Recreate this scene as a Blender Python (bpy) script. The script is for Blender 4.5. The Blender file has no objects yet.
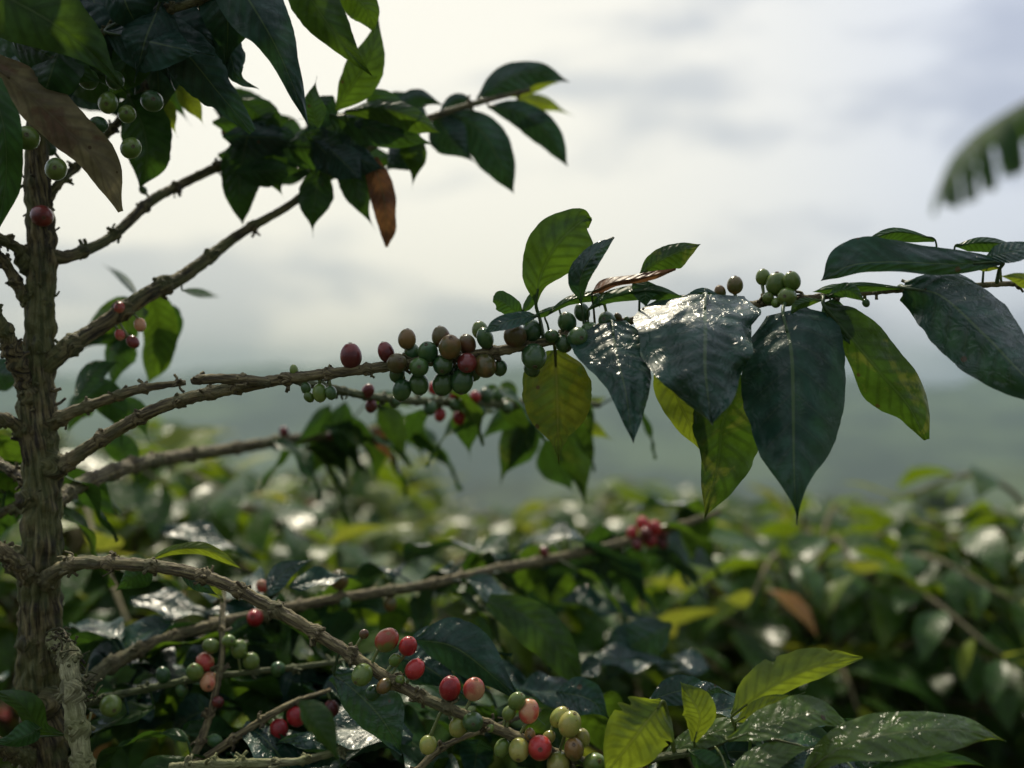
import bpy, math, random
from mathutils import Vector, noise, Matrix, Quaternion
R = math.radians
random.seed(11)
S = bpy.context.scene
COL = S.collection
F = 1098.0; CX, CY, CZ = 512.0, 384.0, 1.5

def P(px, py, Y):
    return Vector(((px - CX) / F * Y, Y, CZ - (py - CY) / F * Y))

# ------------------------------------------------------------------ camera
cam = bpy.data.cameras.new('camera'); camo = bpy.data.objects.new('camera', cam); COL.objects.link(camo)
camo.location = (0, 0, CZ); camo.rotation_euler = (R(90), 0, 0)
cam.sensor_width = 36; cam.lens = 36 * F / 1024; cam.clip_start = .02; cam.clip_end = 5000
cam.dof.use_dof = True; cam.dof.focus_distance = .665; cam.dof.aperture_fstop = 3.3
S.camera = camo

# ------------------------------------------------------------------ node helpers
class NT:
    def __init__(s, mat):
        s.t = mat.node_tree; s.n = s.t.nodes; s.l = s.t.links
    def new(s, typ, **kw):
        n = s.n.new(typ)
        for k, v in kw.items(): setattr(n, k, v)
        return n
    def link(s, a, b): s.l.new(a, b)
    def _set(s, sock, v):
        if isinstance(v, bpy.types.NodeSocket): s.l.new(v, sock)
        else: sock.default_value = v
    def math(s, op, a, b=0.0, c=0.0, clamp=False):
        n = s.n.new('ShaderNodeMath'); n.operation = op; n.use_clamp = clamp
        s._set(n.inputs[0], a); s._set(n.inputs[1], b)
        if op in ('MULTIPLY_ADD', 'SMOOTH_MIN', 'COMPARE'): s._set(n.inputs[2], c)
        return n.outputs[0]
    def mix(s, f, a, b, mode='MIX'):
        n = s.n.new('ShaderNodeMix'); n.data_type = 'RGBA'; n.blend_type = mode
        s._set(n.inputs['Factor'], f)
        s._set(n.inputs[6], a if isinstance(a, bpy.types.NodeSocket) else (*a, 1))
        s._set(n.inputs[7], b if isinstance(b, bpy.types.NodeSocket) else (*b, 1))
        return n.outputs[2]
    def ramp(s, f, a, b, lo=0.0, hi=1.0, smooth=True):
        n = s.n.new('ShaderNodeMapRange'); n.interpolation_type = 'SMOOTHSTEP' if smooth else 'LINEAR'
        s._set(n.inputs[0], f); n.inputs[1].default_value = a; n.inputs[2].default_value = b
        n.inputs[3].default_value = lo; n.inputs[4].default_value = hi
        return n.outputs[0]
    def noise(s, vec, scale, detail=4, rough=.55, dist=0.0):
        n = s.n.new('ShaderNodeTexNoise'); n.inputs['Scale'].default_value = scale
        n.inputs['Detail'].default_value = detail; n.inputs['Roughness'].default_value = rough
        n.inputs['Distortion'].default_value = dist
        if vec is not None: s.l.new(vec, n.inputs['Vector'])
        return n.outputs[0]
    def vmul(s, v, m):
        n = s.n.new('ShaderNodeVectorMath'); n.operation = 'MULTIPLY'; s.l.new(v, n.inputs[0]); n.inputs[1].default_value = m
        return n.outputs[0]
    def vadd(s, a, b):
        n = s.n.new('ShaderNodeVectorMath'); n.operation = 'ADD'; s.l.new(a, n.inputs[0]); s._set(n.inputs[1], b)
        return n.outputs[0]
    def bump(s, h, strength, dist, normal=None):
        n = s.n.new('ShaderNodeBump'); n.inputs['Strength'].default_value = strength
        n.inputs['Distance'].default_value = dist; s.l.new(h, n.inputs['Height'])
        if normal is not None: s.l.new(normal, n.inputs['Normal'])
        return n.outputs[0]

def new_mat(name):
    m = bpy.data.materials.new(name); m.use_nodes = True; m.node_tree.nodes.clear()
    return m, NT(m)

def leaf_mat(name, top, under, glow, trans=.3, wet=.3, blotch=None, blotch_amt=.4, tint=False, vein=(.10, .16, .05), rough=.34, bscale=70):
    m, t = new_mat(name)
    out = t.new('ShaderNodeOutputMaterial')
    tc = t.new('ShaderNodeTexCoord'); oi = t.new('ShaderNodeObjectInfo'); geo = t.new('ShaderNodeNewGeometry')
    sep = t.new('ShaderNodeSeparateXYZ'); t.link(tc.outputs['UV'], sep.inputs[0])
    rnd = t.math('MULTIPLY', oi.outputs['Random'], 17.0)
    vec = t.vadd(tc.outputs['Object'], rnd)
    au = t.math('ABSOLUTE', t.math('SUBTRACT', sep.outputs[0], .5))     # 0..0.5
    mid = t.ramp(au, .010, .022, 1, 0)
    ph = t.math('SUBTRACT', t.math('MULTIPLY', sep.outputs[1], 10.0), t.math('MULTIPLY', au, 3.2))
    fr = t.math('ABSOLUTE', t.math('SUBTRACT', t.math('FRACT', ph), .5))
    lat = t.ramp(fr, .455, .495, 0, 1)
    lat = t.math('MULTIPLY', lat, t.ramp(au, .30, .46, 1, 0))
    veins = t.math('MAXIMUM', mid, t.math('MULTIPLY', lat, .3))
    n1 = t.noise(vec, bscale, 3, .6)
    n2 = t.noise(vec, 260, 3, .6)
    c = t.mix(t.ramp(n1, .35, .7), tuple(x * .72 for x in top), tuple(x * 1.3 for x in top))
    if blotch:
        nb = t.noise(vec, 38, 5, .65, .6)
        c = t.mix(t.math('MULTIPLY', t.ramp(nb, .66 - .3 * blotch_amt, .76 - .2 * blotch_amt), .85), c, blotch)
    wide = t.math('MULTIPLY', t.ramp(fr, .22, .47, 0, 1), t.ramp(au, .34, .48, 1, 0))
    wide = t.math('MAXIMUM', wide, t.ramp(au, .02, .07, 1, 0))
    c = t.mix(t.math('MULTIPLY', wide, .38), c, tuple(x * .35 for x in top))
    if not tint:
        sv_ = t.new('ShaderNodeTexVoronoi'); sv_.inputs['Scale'].default_value = 75; t.link(vec, sv_.inputs['Vector'])
        sc_ = t.new('ShaderNodeSeparateColor'); t.link(sv_.outputs['Color'], sc_.inputs[0])
        rs = t.math('SUBTRACT', t.math('MULTIPLY', sc_.outputs[0], .34), .16)
        spot = t.math('LESS_THAN', t.math('ADD', sv_.outputs['Distance'], t.math('MULTIPLY', n2, .06)), rs)
        c = t.mix(spot, c, (.07, .045, .02))
    if tint:
        at = t.new('ShaderNodeAttribute'); at.attribute_name = 'tint'
        c = t.mix(t.ramp(at.outputs['Fac'], .5, .9), c, (.15, .20, .02))
        c = t.mix(t.ramp(at.outputs['Fac'], .965, .985), c, (.23, .11, .035))
    c = t.mix(t.math('MULTIPLY', veins, .55), c, vein)
    cb = t.mix(.6, c, under)
    c = t.mix(geo.outputs['Backfacing'], c, cb)
    bs = t.new('ShaderNodeBsdfPrincipled')
    t.link(c, bs.inputs['Base Color'])
    t.link(t.ramp(n1, .3, .75, rough - .08, rough + .16), bs.inputs['Roughness'])
    bs.inputs['IOR'].default_value = 1.45
    quilt = t.math('MULTIPLY', t.math('COSINE', t.math('MULTIPLY', t.math('ADD', ph, t.math('MULTIPLY', n1, .8)), 6.2832)), -.3)
    h = t.math('ADD', t.math('MULTIPLY', n2, .2), t.math('MULTIPLY', quilt, .6))
    h = t.math('ADD', h, t.math('MULTIPLY', n1, 1.1))
    b1 = t.bump(h, .5, .0013)
    t.link(b1, bs.inputs['Normal']); bs.inputs['Specular IOR Level'].default_value = .26 if name != 'bush_leaf' else .22
    if wet > 0:
        film = t.noise(vec, 70, 2, .5, 2.2); film2 = t.noise(vec, 200, 1, .5, .8)
        hh = t.math('ADD', t.math('MULTIPLY', t.ramp(film, .36, .64), 1.4), t.math('MULTIPLY', film2, .12))
        b2 = t.bump(hh, .7, .0019, b1)
        wm = t.ramp(t.noise(vec, 34, 4, .6, .5), .50 - .16 * wet, .60 - .1 * wet, .12, 1.0)
        t.link(t.math('MULTIPLY', wm, min(1, wet)), bs.inputs['Coat Weight'])
        bs.inputs['Coat Roughness'].default_value = .25; bs.inputs['Coat IOR'].default_value = 1.4
        t.link(b2, bs.inputs['Coat Normal'])
    tr = t.new('ShaderNodeBsdfTranslucent')
    g = t.mix(t.ramp(n1, .35, .7), tuple(x * .75 for x in glow), tuple(x * 1.15 for x in glow))
    if tint: g = t.mix(t.ramp(at.outputs['Fac'], .55, .95), g, (.42, .42, .05))
    if blotch: g = t.mix(t.math('MULTIPLY', t.ramp(nb, .66 - .3 * blotch_amt, .76 - .2 * blotch_amt), .7), g, tuple(min(1, x * 1.6) for x in blotch))
    g = t.mix(t.math('MULTIPLY', wide, .45), g, tuple(x * .35 for x in glow))
    g = t.mix(t.math('MULTIPLY', veins, .5), g, tuple(x * .45 for x in glow))
    if not tint: g = t.mix(t.math('MULTIPLY', spot, .8), g, (.05, .03, .01))
    t.link(g, tr.inputs[0])
    mx = t.new('ShaderNodeMixShader'); mx.inputs[0].default_value = trans
    t.link(bs.outputs[0], mx.inputs[1]); t.link(tr.outputs[0], mx.inputs[2]); t.link(mx.outputs[0], out.inputs[0])
    return m

def bark_mat(name, dark, light, moss, moss_amt=.5):
    m, t = new_mat(name)
    out = t.new('ShaderNodeOutputMaterial'); tc = t.new('ShaderNodeTexCoord')
    st = t.vmul(tc.outputs['UV'], (420, 38, 1))
    stripes = t.noise(st, 1.0, 6, .65, .3)
    o = tc.outputs['Object']
    n1 = t.noise(o, 120, 5, .65); n2 = t.noise(o, 35, 3, .6); n3 = t.noise(o, 500, 3, .6)
    c = t.mix(t.ramp(stripes, .38, .64), dark, light)
    c = t.mix(t.math('MULTIPLY', t.ramp(n2, .62 - .25 * moss_amt, .72 - .15 * moss_amt), .6), c, moss)
    c = t.mix(t.ramp(n1, .58, .75, 0, .75), c, tuple(x * .25 for x in dark))
    c = t.mix(t.ramp(n3, .66, .78, 0, .35), c, (.36, .36, .27))
    bs = t.new('ShaderNodeBsdfPrincipled'); t.link(c, bs.inputs['Base Color']); bs.inputs['Roughness'].default_value = .72
    h = t.math('ADD', t.math('MULTIPLY', stripes, 1.3), t.math('ADD', t.math('MULTIPLY', n1, .8), t.math('MULTIPLY', n3, .35)))
    t.link(t.bump(h, 1.0, .003), bs.inputs['Normal']); t.link(bs.outputs[0], out.inputs[0])
    return m

def cherry_mat(name, c1, c2, rough=.3):
    m, t = new_mat(name)
    out = t.new('ShaderNodeOutputMaterial'); tc = t.new('ShaderNodeTexCoord'); oi = t.new('ShaderNodeObjectInfo')
    vec = t.vadd(tc.outputs['Object'], t.math('MULTIPLY', oi.outputs['Random'], 9.0))
    n1 = t.noise(vec, 95, 2, .5); n2 = t.noise(vec, 900, 3, .6)
    uvc = t.new('ShaderNodeSeparateXYZ'); t.link(tc.outputs['UV'], uvc.inputs[0])
    c = t.mix(t.ramp(t.math('ADD', n1, t.math('MULTIPLY', uvc.outputs[1], .22)), .50, .72), c1, c2)
    c = t.mix(t.ramp(t.noise(vec, 420, 3, .6), .66, .72, 0, .7), c, (.06, .035, .015))
    c = t.mix(t.ramp(n2, .60, .72, 0, .35), c, tuple(min(1, x * 1.8 + .03) for x in c2))
    hs = t.new('ShaderNodeHueSaturation'); t.link(c, hs.inputs['Color'])
    t.link(t.math('MULTIPLY_ADD', oi.outputs['Random'], .5, .75), hs.inputs['Value'])
    uv = t.new('ShaderNodeSeparateXYZ'); t.link(tc.outputs['UV'], uv.inputs[0])
    c = t.mix(t.ramp(uv.outputs[1], .955, .975), hs.outputs[0], (.10, .07, .035))
    c = t.mix(t.ramp(uv.outputs[1], .02, .01), c, (.13, .17, .05))
    bs = t.new('ShaderNodeBsdfPrincipled'); t.link(c, bs.inputs['Base Color'])
    bs.inputs['Roughness'].default_value = rough; bs.inputs['Coat Weight'].default_value = .4; bs.inputs['Specular IOR Level'].default_value = .3; bs.inputs['Coat Roughness'].default_value = .08
    bs.inputs['Subsurface Weight'].default_value = .15; bs.inputs['Subsurface Scale'].default_value = .003
    bs.inputs['Subsurface Radius'].default_value = (1, .5, .2)
    t.link(t.bump(n2, .12, .0008), bs.inputs['Normal']); t.link(bs.outputs[0], out.inputs[0])
    return m

M = {}
M['dark'] = leaf_mat('dark_leaf', (.016, .054, .036), (.03, .08, .04), (.05, .13, .02), .12, .45, rough=.36)
M['wet'] = leaf_mat('wet_leaf', (.015, .056, .036), (.04, .09, .05), (.06, .15, .02), .12, 1.0, rough=.40, bscale=60)
M['mid'] = leaf_mat('green_leaf', (.024, .074, .020), (.05, .11, .03), (.065, .15, .012), .30, .3)
M['midwet'] = leaf_mat('wet_green_leaf', (.030, .085, .018), (.05, .10, .03), (.07, .15, .010), .25, 1.0, rough=.38, bscale=60)
M['limewet'] = leaf_mat('wet_young_leaf', (.065, .125, .020), (.10, .15, .04), (.20, .28, .02), .34, .9, rough=.38, bscale=60, vein=(.2, .24, .08))
M['green'] = leaf_mat('backlit_leaf', (.032, .085, .015), (.06, .12, .025), (.09, .17, .010), .40, .2)
M['lime'] = leaf_mat('yellow_green_leaf', (.085, .14, .018), (.12, .17, .04), (.26, .34, .02), .40, .25, vein=(.20, .24, .07))
M['yellow'] = leaf_mat('yellowing_leaf', (.10, .13, .015), (.12, .14, .03), (.19, .22, .015), .42, .2, blotch=(.04, .085, .012), blotch_amt=.8, vein=(.2, .22, .06))
M['patchy'] = leaf_mat('patchy_leaf', (.028, .07, .015), (.05, .10, .025), (.06, .125, .008), .36, .4, blotch=(.12, .14, .02), blotch_amt=.4)
M['brown'] = leaf_mat('withered_leaf', (.16, .135, .07), (.17, .14, .08), (.36, .31, .15), .46, .15, blotch=(.11, .055, .038), blotch_amt=.5, vein=(.2, .16, .09))
M['rust'] = leaf_mat('rusty_leaf', (.20, .08, .03), (.18, .09, .04), (.20, .10, .035), .32, .15, blotch=(.08, .035, .02), blotch_amt=.8)
M['bush'] = leaf_mat('bush_leaf', (.034, .094, .016), (.05, .12, .02), (.23, .34, .012), .35, .38, tint=True, rough=.30, )
M['bark'] = bark_mat('trunk_bark', (.020, .015, .007), (.25, .21, .09), (.11, .14, .035), .9)
M['branch'] = bark_mat('branch_bark', (.060, .046, .020), (.31, .265, .12), (.14, .15, .06), .5)
M['mossy'] = bark_mat('mossy_bark', (.13, .13, .05), (.42, .42, .22), (.20, .23, .07), .8)
M['twig'] = bark_mat('green_twig', (.06, .075, .025), (.16, .18, .07), (.10, .14, .04), .5)
CM = {
 'r': cherry_mat('ripe_cherry', (.26, .013, .016), (.40, .035, .03)),
 'd': cherry_mat('dark_red_cherry', (.09, .015, .014), (.17, .03, .022)),
 'p': cherry_mat('pink_cherry', (.42, .06, .045), (.50, .26, .13)),
 'o': cherry_mat('olive_cherry', (.10, .10, .025), (.20, .12, .035)),
 'n': cherry_mat('brown_cherry', (.12, .055, .022), (.10, .085, .028)),
 'g': cherry_mat('green_cherry', (.09, .16, .025), (.14, .20, .04)),
 'k': cherry_mat('deep_green_cherry', (.028, .085, .026), (.06, .12, .03)),
 'y': cherry_mat('yellow_green_cherry', (.24, .28, .05), (.32, .30, .07)),
 'b': cherry_mat('blushing_cherry', (.15, .18, .035), (.36, .07, .035)),
}

# ------------------------------------------------------------------ mesh builder
class MB:
    def __init__(s): s.v = []; s.f = []; s.uv = []; s.tint = []
    def add(s, vs, fs, uvs, tint=None):
        b = len(s.v); s.v += vs; s.uv += uvs
        s.f += [tuple(i + b for i in f) for f in fs]
        s.tint += [tint or 0.0] * len(vs)
    def build(s, name, mat, parent=None, origin=None, tint=False, smooth=True):
        origin = Vector(origin) if origin is not None else Vector((0, 0, 0))
        me = bpy.data.meshes.new(name)
        me.from_pydata([tuple(Vector(v) - origin) for v in s.v], [], s.f)
        ul = me.uv_layers.new(name='UVMap')
        idx = [0] * len(me.loops); me.loops.foreach_get('vertex_index', idx)
        flat = []
        for i in idx: flat += s.uv[i]
        ul.data.foreach_set('uv', flat)
        if tint:
            a = me.attributes.new('tint', 'FLOAT', 'POINT'); a.data.foreach_set('value', s.tint)
        me.polygons.foreach_set('use_smooth', [smooth] * len(me.polygons))
        me.materials.append(mat)
        o = bpy.data.objects.new(name, me); COL.objects.link(o)
        if parent:
            o.parent = parent
            o.location = origin - world_loc(parent)
        else: o.location = origin
        o['wl'] = tuple(origin)
        return o
WL = {}
def world_loc(o):
    return Vector(o['wl'])
def empty(name, loc, label=None, cat=None, group=None, rz=0):
    o = bpy.data.objects.new(name, None); COL.objects.link(o); o.location = loc; o['wl'] = tuple(loc)
    o.empty_display_size = .1; o.rotation_euler.z = rz
    tag(o, label, cat, group); return o
def tag(o, label=None, cat=None, group=None, kind=None):
    if label: o['label'] = label
    if cat: o['category'] = cat
    if group: o['group'] = group
    if kind: o['kind'] = kind

def catmull(pts, n):
    """n+1 samples through pts (tuples or Vectors)"""
    P_ = [Vector(p) for p in pts]
    if len(P_) == 2: return [P_[0].lerp(P_[1], i / n) for i in range(n + 1)]
    P_ = [P_[0] * 2 - P_[1]] + P_ + [P_[-1] * 2 - P_[-2]]
    m = len(P_) - 3; out = []
    for i in range(n + 1):
        u = i / n * m; k = min(int(u), m - 1); t = u - k
        a, b, c, d = P_[k:k + 4]
        out.append(.5 * ((2 * b) + (c - a) * t + (2 * a - 5 * b + 4 * c - d) * t * t + (3 * b - a - 3 * c + d) * t ** 3))
    return out
def lerp_list(L, s):
    u = s * (len(L) - 1); k = min(int(u), len(L) - 2); t = u - k
    a = L[max(k - 1, 0)]; b = L[k]; c = L[k + 1]; d = L[min(k + 2, len(L) - 1)]
    return max(0, .5 * ((2 * b) + (c - a) * t + (2 * a - 5 * b + 4 * c - d) * t * t + (3 * b - a - 3 * c + d) * t ** 3))

def tube(mb, pts, radii, ns=12, rough=0.0, seed=0.0, step=None, cap=True, ridge=0.0):
    """pts world points; radii per pt (m)"""
    L = sum((Vector(pts[i + 1]) - Vector(pts[i])).length for i in range(len(pts) - 1))
    n = max(2, int(L / step)) if step else max(2, 4 * (len(pts) - 1))
    C = catmull(pts, n)
    up = Vector((0, -1, .3)).normalized(); vs = []; uvs = []; d = 0
    prev = None; rm_ = max(.003, sum(radii[:max(1, len(radii) - 3)]) / max(1, len(radii) - 3))
    for i, c in enumerate(C):
        tg = (C[min(i + 1, n)] - C[max(i - 1, 0)]).normalized()
        if prev is None: prev = tg.orthogonal().normalized()
        prev = (prev - tg * prev.dot(tg)).normalized(); bi = tg.cross(prev)
        r = lerp_list(radii, i / n)
        if i: d += (C[i] - C[i - 1]).length
        for j in range(ns):
            a = 2 * math.pi * j / ns
            e = prev * math.cos(a) + bi * math.sin(a)
            rr = r
            if rough:
                q = c + e * r
                rr = r * (1 + rough * noise.noise(q * (1.1 / rm_) + Vector((seed, 0, 0))) + rough * .45 * noise.noise(Vector((q.x, q.y, q.z * .45)) * (2.6 / rm_) + Vector((.37, .21, seed))))
                if ridge: rr += r * ridge * noise.noise(Vector((math.cos(a) * 3.2, math.sin(a) * 3.2, d * 14 + seed))) + r * ridge * .6 * noise.noise(Vector((math.cos(a) * 9, math.sin(a) * 9, d * 26)))
            vs.append(c + e * rr); uvs.append((j / ns * 2 * math.pi * r, d))
    fs = []
    for i in range(n):
        for j in range(ns):
            j2 = (j + 1) % ns
            fs.append((i * ns + j, i * ns + j2, (i + 1) * ns + j2, (i + 1) * ns + j))
    if cap:
        fs.append(tuple(range(ns - 1, -1, -1))); fs.append(tuple(n * ns + j for j in range(ns)))
    mb.add(vs, fs, uvs)
    return C

def stubs(mb, c, tg, r, count, length, seed):
    rg = random.Random(seed)
    for _ in range(count):
        a = rg.uniform(0, 6.28); o = tg.orthogonal().normalized(); o = Quaternion(tg, a) @ o
        base = c + tg * rg.uniform(-1, 1) * r * .7 + o * r * .7
        l = length * rg.uniform(.5, 1.3)
        mid = base + (o + tg * rg.uniform(-.4, .4)) * l * .5
        tip = base + (o + tg * rg.uniform(-.9, .9) + Vector((rg.uniform(-.3, .3), rg.uniform(-.3, .3), rg.uniform(-.3, .3)))) * l
        w = rg.uniform(.0006, .0013)
        tube(mb, [base, mid, tip], [w * 1.3, w, w * rg.uniform(.7, 1.4)], 6, .3, seed, step=l / 4)

# ------------------------------------------------------------------ foreground coffee tree
TREE_BASE = Vector((-.34, .76, 0))
tree = empty('coffee_tree', TREE_BASE, 'coffee tree with knobbly trunk at left, bearing the sharp branches of cherries and wet leaves', 'tree')

trunk_px = [(34, -330, .74), (38, -150, .73), (44, 0, .72), (39, 100, .72), (38, 170, .72), (42, 250, .72), (39, 330, .72), (38, 420, .72), (43, 500, .72), (40, 600, .72), (40, 700, .725), (46, 800, .73)]
tw = [P(*p) for p in trunk_px] + [Vector((-.325, .74, .95)), Vector((-.335, .75, .5)), Vector(TREE_BASE) - Vector((0, 0, .05))]
tr_r = [.0038, .005, .0060, .0066, .0074, .0088, .0095, .0108, .0118, .0125, .0135, .015, .018, .021, .026]
mb = MB()
TC = tube(mb, tw, tr_r, 72, .22, 3.1, step=.0018, ridge=.22)
# knots, collars and old fruit-stalk stubs on the trunk
rg = random.Random(5)
for (px, py, w) in [(40, 238, 12), (36, 262, 15), (44, 290, 14), (40, 395, 20), (34, 432, 18), (46, 465, 20), (40, 498, 22), (30, 560, 22), (48, 640, 22), (44, 700, 22), (42, 215, 11), (36, 182, 10), (46, 345, 14)]:
    c = P(px, py, .72); r = w * .72 / F
    stubs(mb, c, Vector((0, 0, 1)), r * 1.05, 8, .0045, py)
    off = Vector((rg.choice([-1, 1]) * r * rg.uniform(.3, .6), -r * .3, 0))
    tube(mb, [c + off * .6 + Vector((0, 0, .009)), c + off, c + off * .5 - Vector((0, 0, .010))], [r * .35, r * .62, r * .3], 20, .4, py, step=.0015)
trunk = mb.build('trunk', M['bark'], tree, tw[-1])

BR = {}     # name -> (object, centre line, radius list)
def branch(key, pts, rpx, mat='branch', nodes=35, nstub=5, name='branch', rough=.22, slen=.0035):
    w = [P(*p) for p in pts]; rr = [a * p[2] / F for a, p in zip(rpx, pts)]
    mb = MB(); C = tube(mb, w, rr, 18, rough, len(BR) * 3.7, step=.0016, ridge=.08)
    acc = 0; nxt = nodes * .6; sd = len(BR) * 100
    rg = random.Random(sd + 1)
    for i in range(1, len(C) - 1):
        acc += (C[i] - C[i - 1]).length / C[i].y * F
        if nodes and acc > nxt:
            nxt = acc + nodes * rg.uniform(.7, 1.25); sd += 1
            tg = (C[i + 1] - C[i - 1]).normalized(); r = lerp_list(rr, i / (len(C) - 1))
            k = max(.0028, r)
            tube(mb, [C[i] - tg * k * 1.5, C[i] - tg * k * .3, C[i] + tg * k * .5, C[i] + tg * k * 1.6], [r * .85, r * 1.25, r * 1.2, r * .8], 16, .3, sd, step=.0012)
            stubs(mb, C[i], tg, r * 1.2, nstub + rg.randint(-1, 2), slen, sd)
    o = mb.build(name, M[mat], tree, w[0])
    BR[key] = (o, C)
    return o
# stubs left of the trunk
branch('l1', [(32, 262, .72), (14, 246, .71), (-6, 236, .70), (-40, 222, .69)], [6, 5, 5, 4], 'bark', 22)
branch('l2', [(34, 305, .72), (22, 292, .715), (8, 268, .71), (-6, 252, .70), (-40, 230, .69)], [7, 6, 5, 5, 4], 'bark', 16)
branch('l3', [(36, 408, .72), (26, 385, .715), (10, 345, .70), (-2, 318, .69), (-40, 270, .68)], [9, 8, 8, 6, 5], 'bark', 20, 7)
branch('l4', [(30, 442, .72), (14, 424, .71), (-8, 416, .70), (-50, 410, .69)], [6, 6, 5, 5], 'bark', 22)
branch('l5', [(34, 492, .72), (16, 474, .73), (-6, 462, .74), (-50, 445, .76)], [6, 5, 5, 5], 'bark', 22)
branch('l6', [(36, 590, .72), (20, 566, .70), (-4, 548, .69), (-40, 530, .68)], [8, 7, 7, 6], 'branch', 18, 7)
branch('l7', [(34, 760, .72), (12, 750, .70), (-6, 745, .69), (-40, 740, .68)], [8, 8, 8, 7], 'bark', 18, 7)
branch('l8', [(38, 520, .73), (16, 508, .76), (-8, 516, .80), (-40, 520, .84)], [5, 4, 4, 4], 'bark', 30)
# upper branches
branch('up1', [(48, 256, .72), (70, 256, .73), (110, 238, .76), (150, 202, .79), (180, 185, .81), (215, 168, .82), (250, 152, .83), (290, 140, .84)], [8, 6, 5, 5, 4.6, 4.6, 4.6, 4], 'bark', 60, 4, rough=.12)
branch('up2', [(40, 372, .72), (62, 352, .72), (100, 326, .735), (150, 293, .75), (185, 275, .77), (240, 234, .80), (290, 205, .81), (330, 172, .82), (380, 142, .83), (430, 118, .84), (480, 102, .86), (530, 90, .88)], [10, 9, 8, 8, 7, 5, 4, 4, 4, 3.5, 3, 2], 'bark', 65, 3, rough=.12)
branch('top1', [(40, 210, .72), (60, 182, .73), (78, 165, .75), (120, 120, .76), (160, 70, .77), (200, 20, .78), (230, -40, .79)], [5, 4, 4, 4, 4, 3, 3], 'bark', 24, 4)
branch('top2', [(42, 90, .72), (90, 40, .70), (150, 15, .68), (200, 0, .67), (260, -30, .66), (310, -50, .66), (350, -60, .66)], [5, 4, 4, 4, 3, 3, 3], 'bark', 24, 4)
branch('top3', [(40, 60, .72), (10, 20, .68), (-30, -10, .65), (-80, -40, .63)], [5, 4, 4, 3], 'bark', 24, 4)
# main fruiting branch, long arc to the right edge
branch('main', [(48, 478, .72), (78, 455, .715), (120, 428, .705), (170, 404, .69), (238, 387, .675), (300, 377, .665), (360, 370, .66), (420, 362, .66), (480, 354, .66), (530, 345, .66), (580, 334, .66), (625, 322, .668), (680, 312, .68), (740, 306, .68), (800, 299, .668), (860, 293, .66), (930, 288, .658), (1040, 282, .65), (1150, 276, .64)],
       [8, 7, 6.5, 6, 6.5, 5.5, 5.2, 5, 5, 5, 4.6, 4, 3.5, 3.5, 3.5, 3, 2.8, 2.6, 2], 'branch', 42, 4)
branch('spur1', [(48, 428, .72), (68, 414, .715), (105, 400, .71), (140, 389, .70), (181, 383, .70)], [7, 6, 5, 4.5, 3], 'branch', 30, 3)
branch('spur2', [(270, 383, .668), (235, 379, .66), (205, 379, .655), (195, 381, .655)], [5, 5, 5, 3.5], 'branch', 40, 2)
branch('sec', [(290, 379, .69), (330, 388, .73), (380, 398, .79), (440, 402, .86), (500, 404, .90), (560, 402, .93), (600, 405, .95)], [4, 4, 4, 4, 4, 3.5, 3], 'twig', 34, 3)
# blurred branch behind
branch('back', [(52, 505, .73), (80, 486, .77), (130, 466, .85), (180, 456, .92), (230, 449, .98), (300, 438, 1.02), (370, 431, 1.06), (400, 425, 1.08)], [7, 7.5, 7, 6.5, 6, 5, 4.4, 3.5], 'branch', 50, 3)
branch('cross', [(70, 700, .74), (100, 672, .77), (130, 655, .79), (180, 635, .80), (250, 617, .82), (330, 600, .84), (420, 586, .88), (500, 569, .94), (570, 555, 1.0), (620, 543, 1.04), (660, 532, 1.06), (720, 512, 1.08)], [7, 7, 6.8, 6.5, 6, 5.2, 5, 5, 4.4, 4.2, 4, 3], 'branch', 46, 3)
branch('low', [(44, 590, .72), (56, 572, .70), (80, 563, .69), (120, 564, .68), (160, 567, .675), (215, 580, .67), (280, 612, .665), (340, 648, .66), (400, 686, .655), (450, 709, .65), (510, 734, .65), (570, 758, .65), (650, 775, .65), (720, 790, .66)],
       [9, 7.5, 6.6, 6.2, 6.2, 6.4, 6.6, 6.4, 5.8, 5.5, 5.4, 5, 4.5, 4], 'branch', 42, 8, slen=.004)
branch('down', [(52, 640, .71), (66, 648, .69), (70, 670, .675), (74, 710, .665), (84, 770, .655), (92, 830, .65)], [8, 9, 9, 10, 9, 9], 'mossy', 34, 10, slen=.004)
branch('thin1', [(80, 706, .74), (110, 697, .745), (150, 688, .75), (190, 680, .75), (250, 672, .76), (300, 667, .77), (350, 660, .78)], [4, 4, 3.5, 3.5, 3, 3, 2.5], 'twig', 36, 4)
branch('thin2', [(224, 585, .80), (222, 620, .77), (222, 655, .75), (214, 700, .74), (203, 735, .73), (188, 770, .72)], [2.5, 3, 3, 3.5, 4, 4], 'branch', 36, 4)
branch('thin3', [(180, 776, .72), (215, 752, .72), (250, 728, .725), (275, 712, .73), (300, 700, .74), (330, 690, .76)], [4.5, 4.5, 4, 3.5, 3, 2], 'branch', 34, 4)
branch('thin4', [(170, 768, .69), (230, 764, .69), (290, 762, .69), (325, 755, .70), (370, 740, .71)], [5, 5, 4, 4, 3], 'mossy', 30, 6)
branch('thin5', [(400, 790, .67), (432, 756, .675), (455, 741, .68), (490, 728, .69), (540, 710, .72)], [4, 3.5, 3, 2.5, 2], 'branch', 40, 3)
branch('end', [(600, 772, .65), (650, 760, .645), (672, 755, .64), (700, 750, .64), (740, 735, .64), (790, 745, .64), (840, 760, .64)], [5, 4, 4, 4, 3.5, 3, 3], 'twig', 0)

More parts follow.
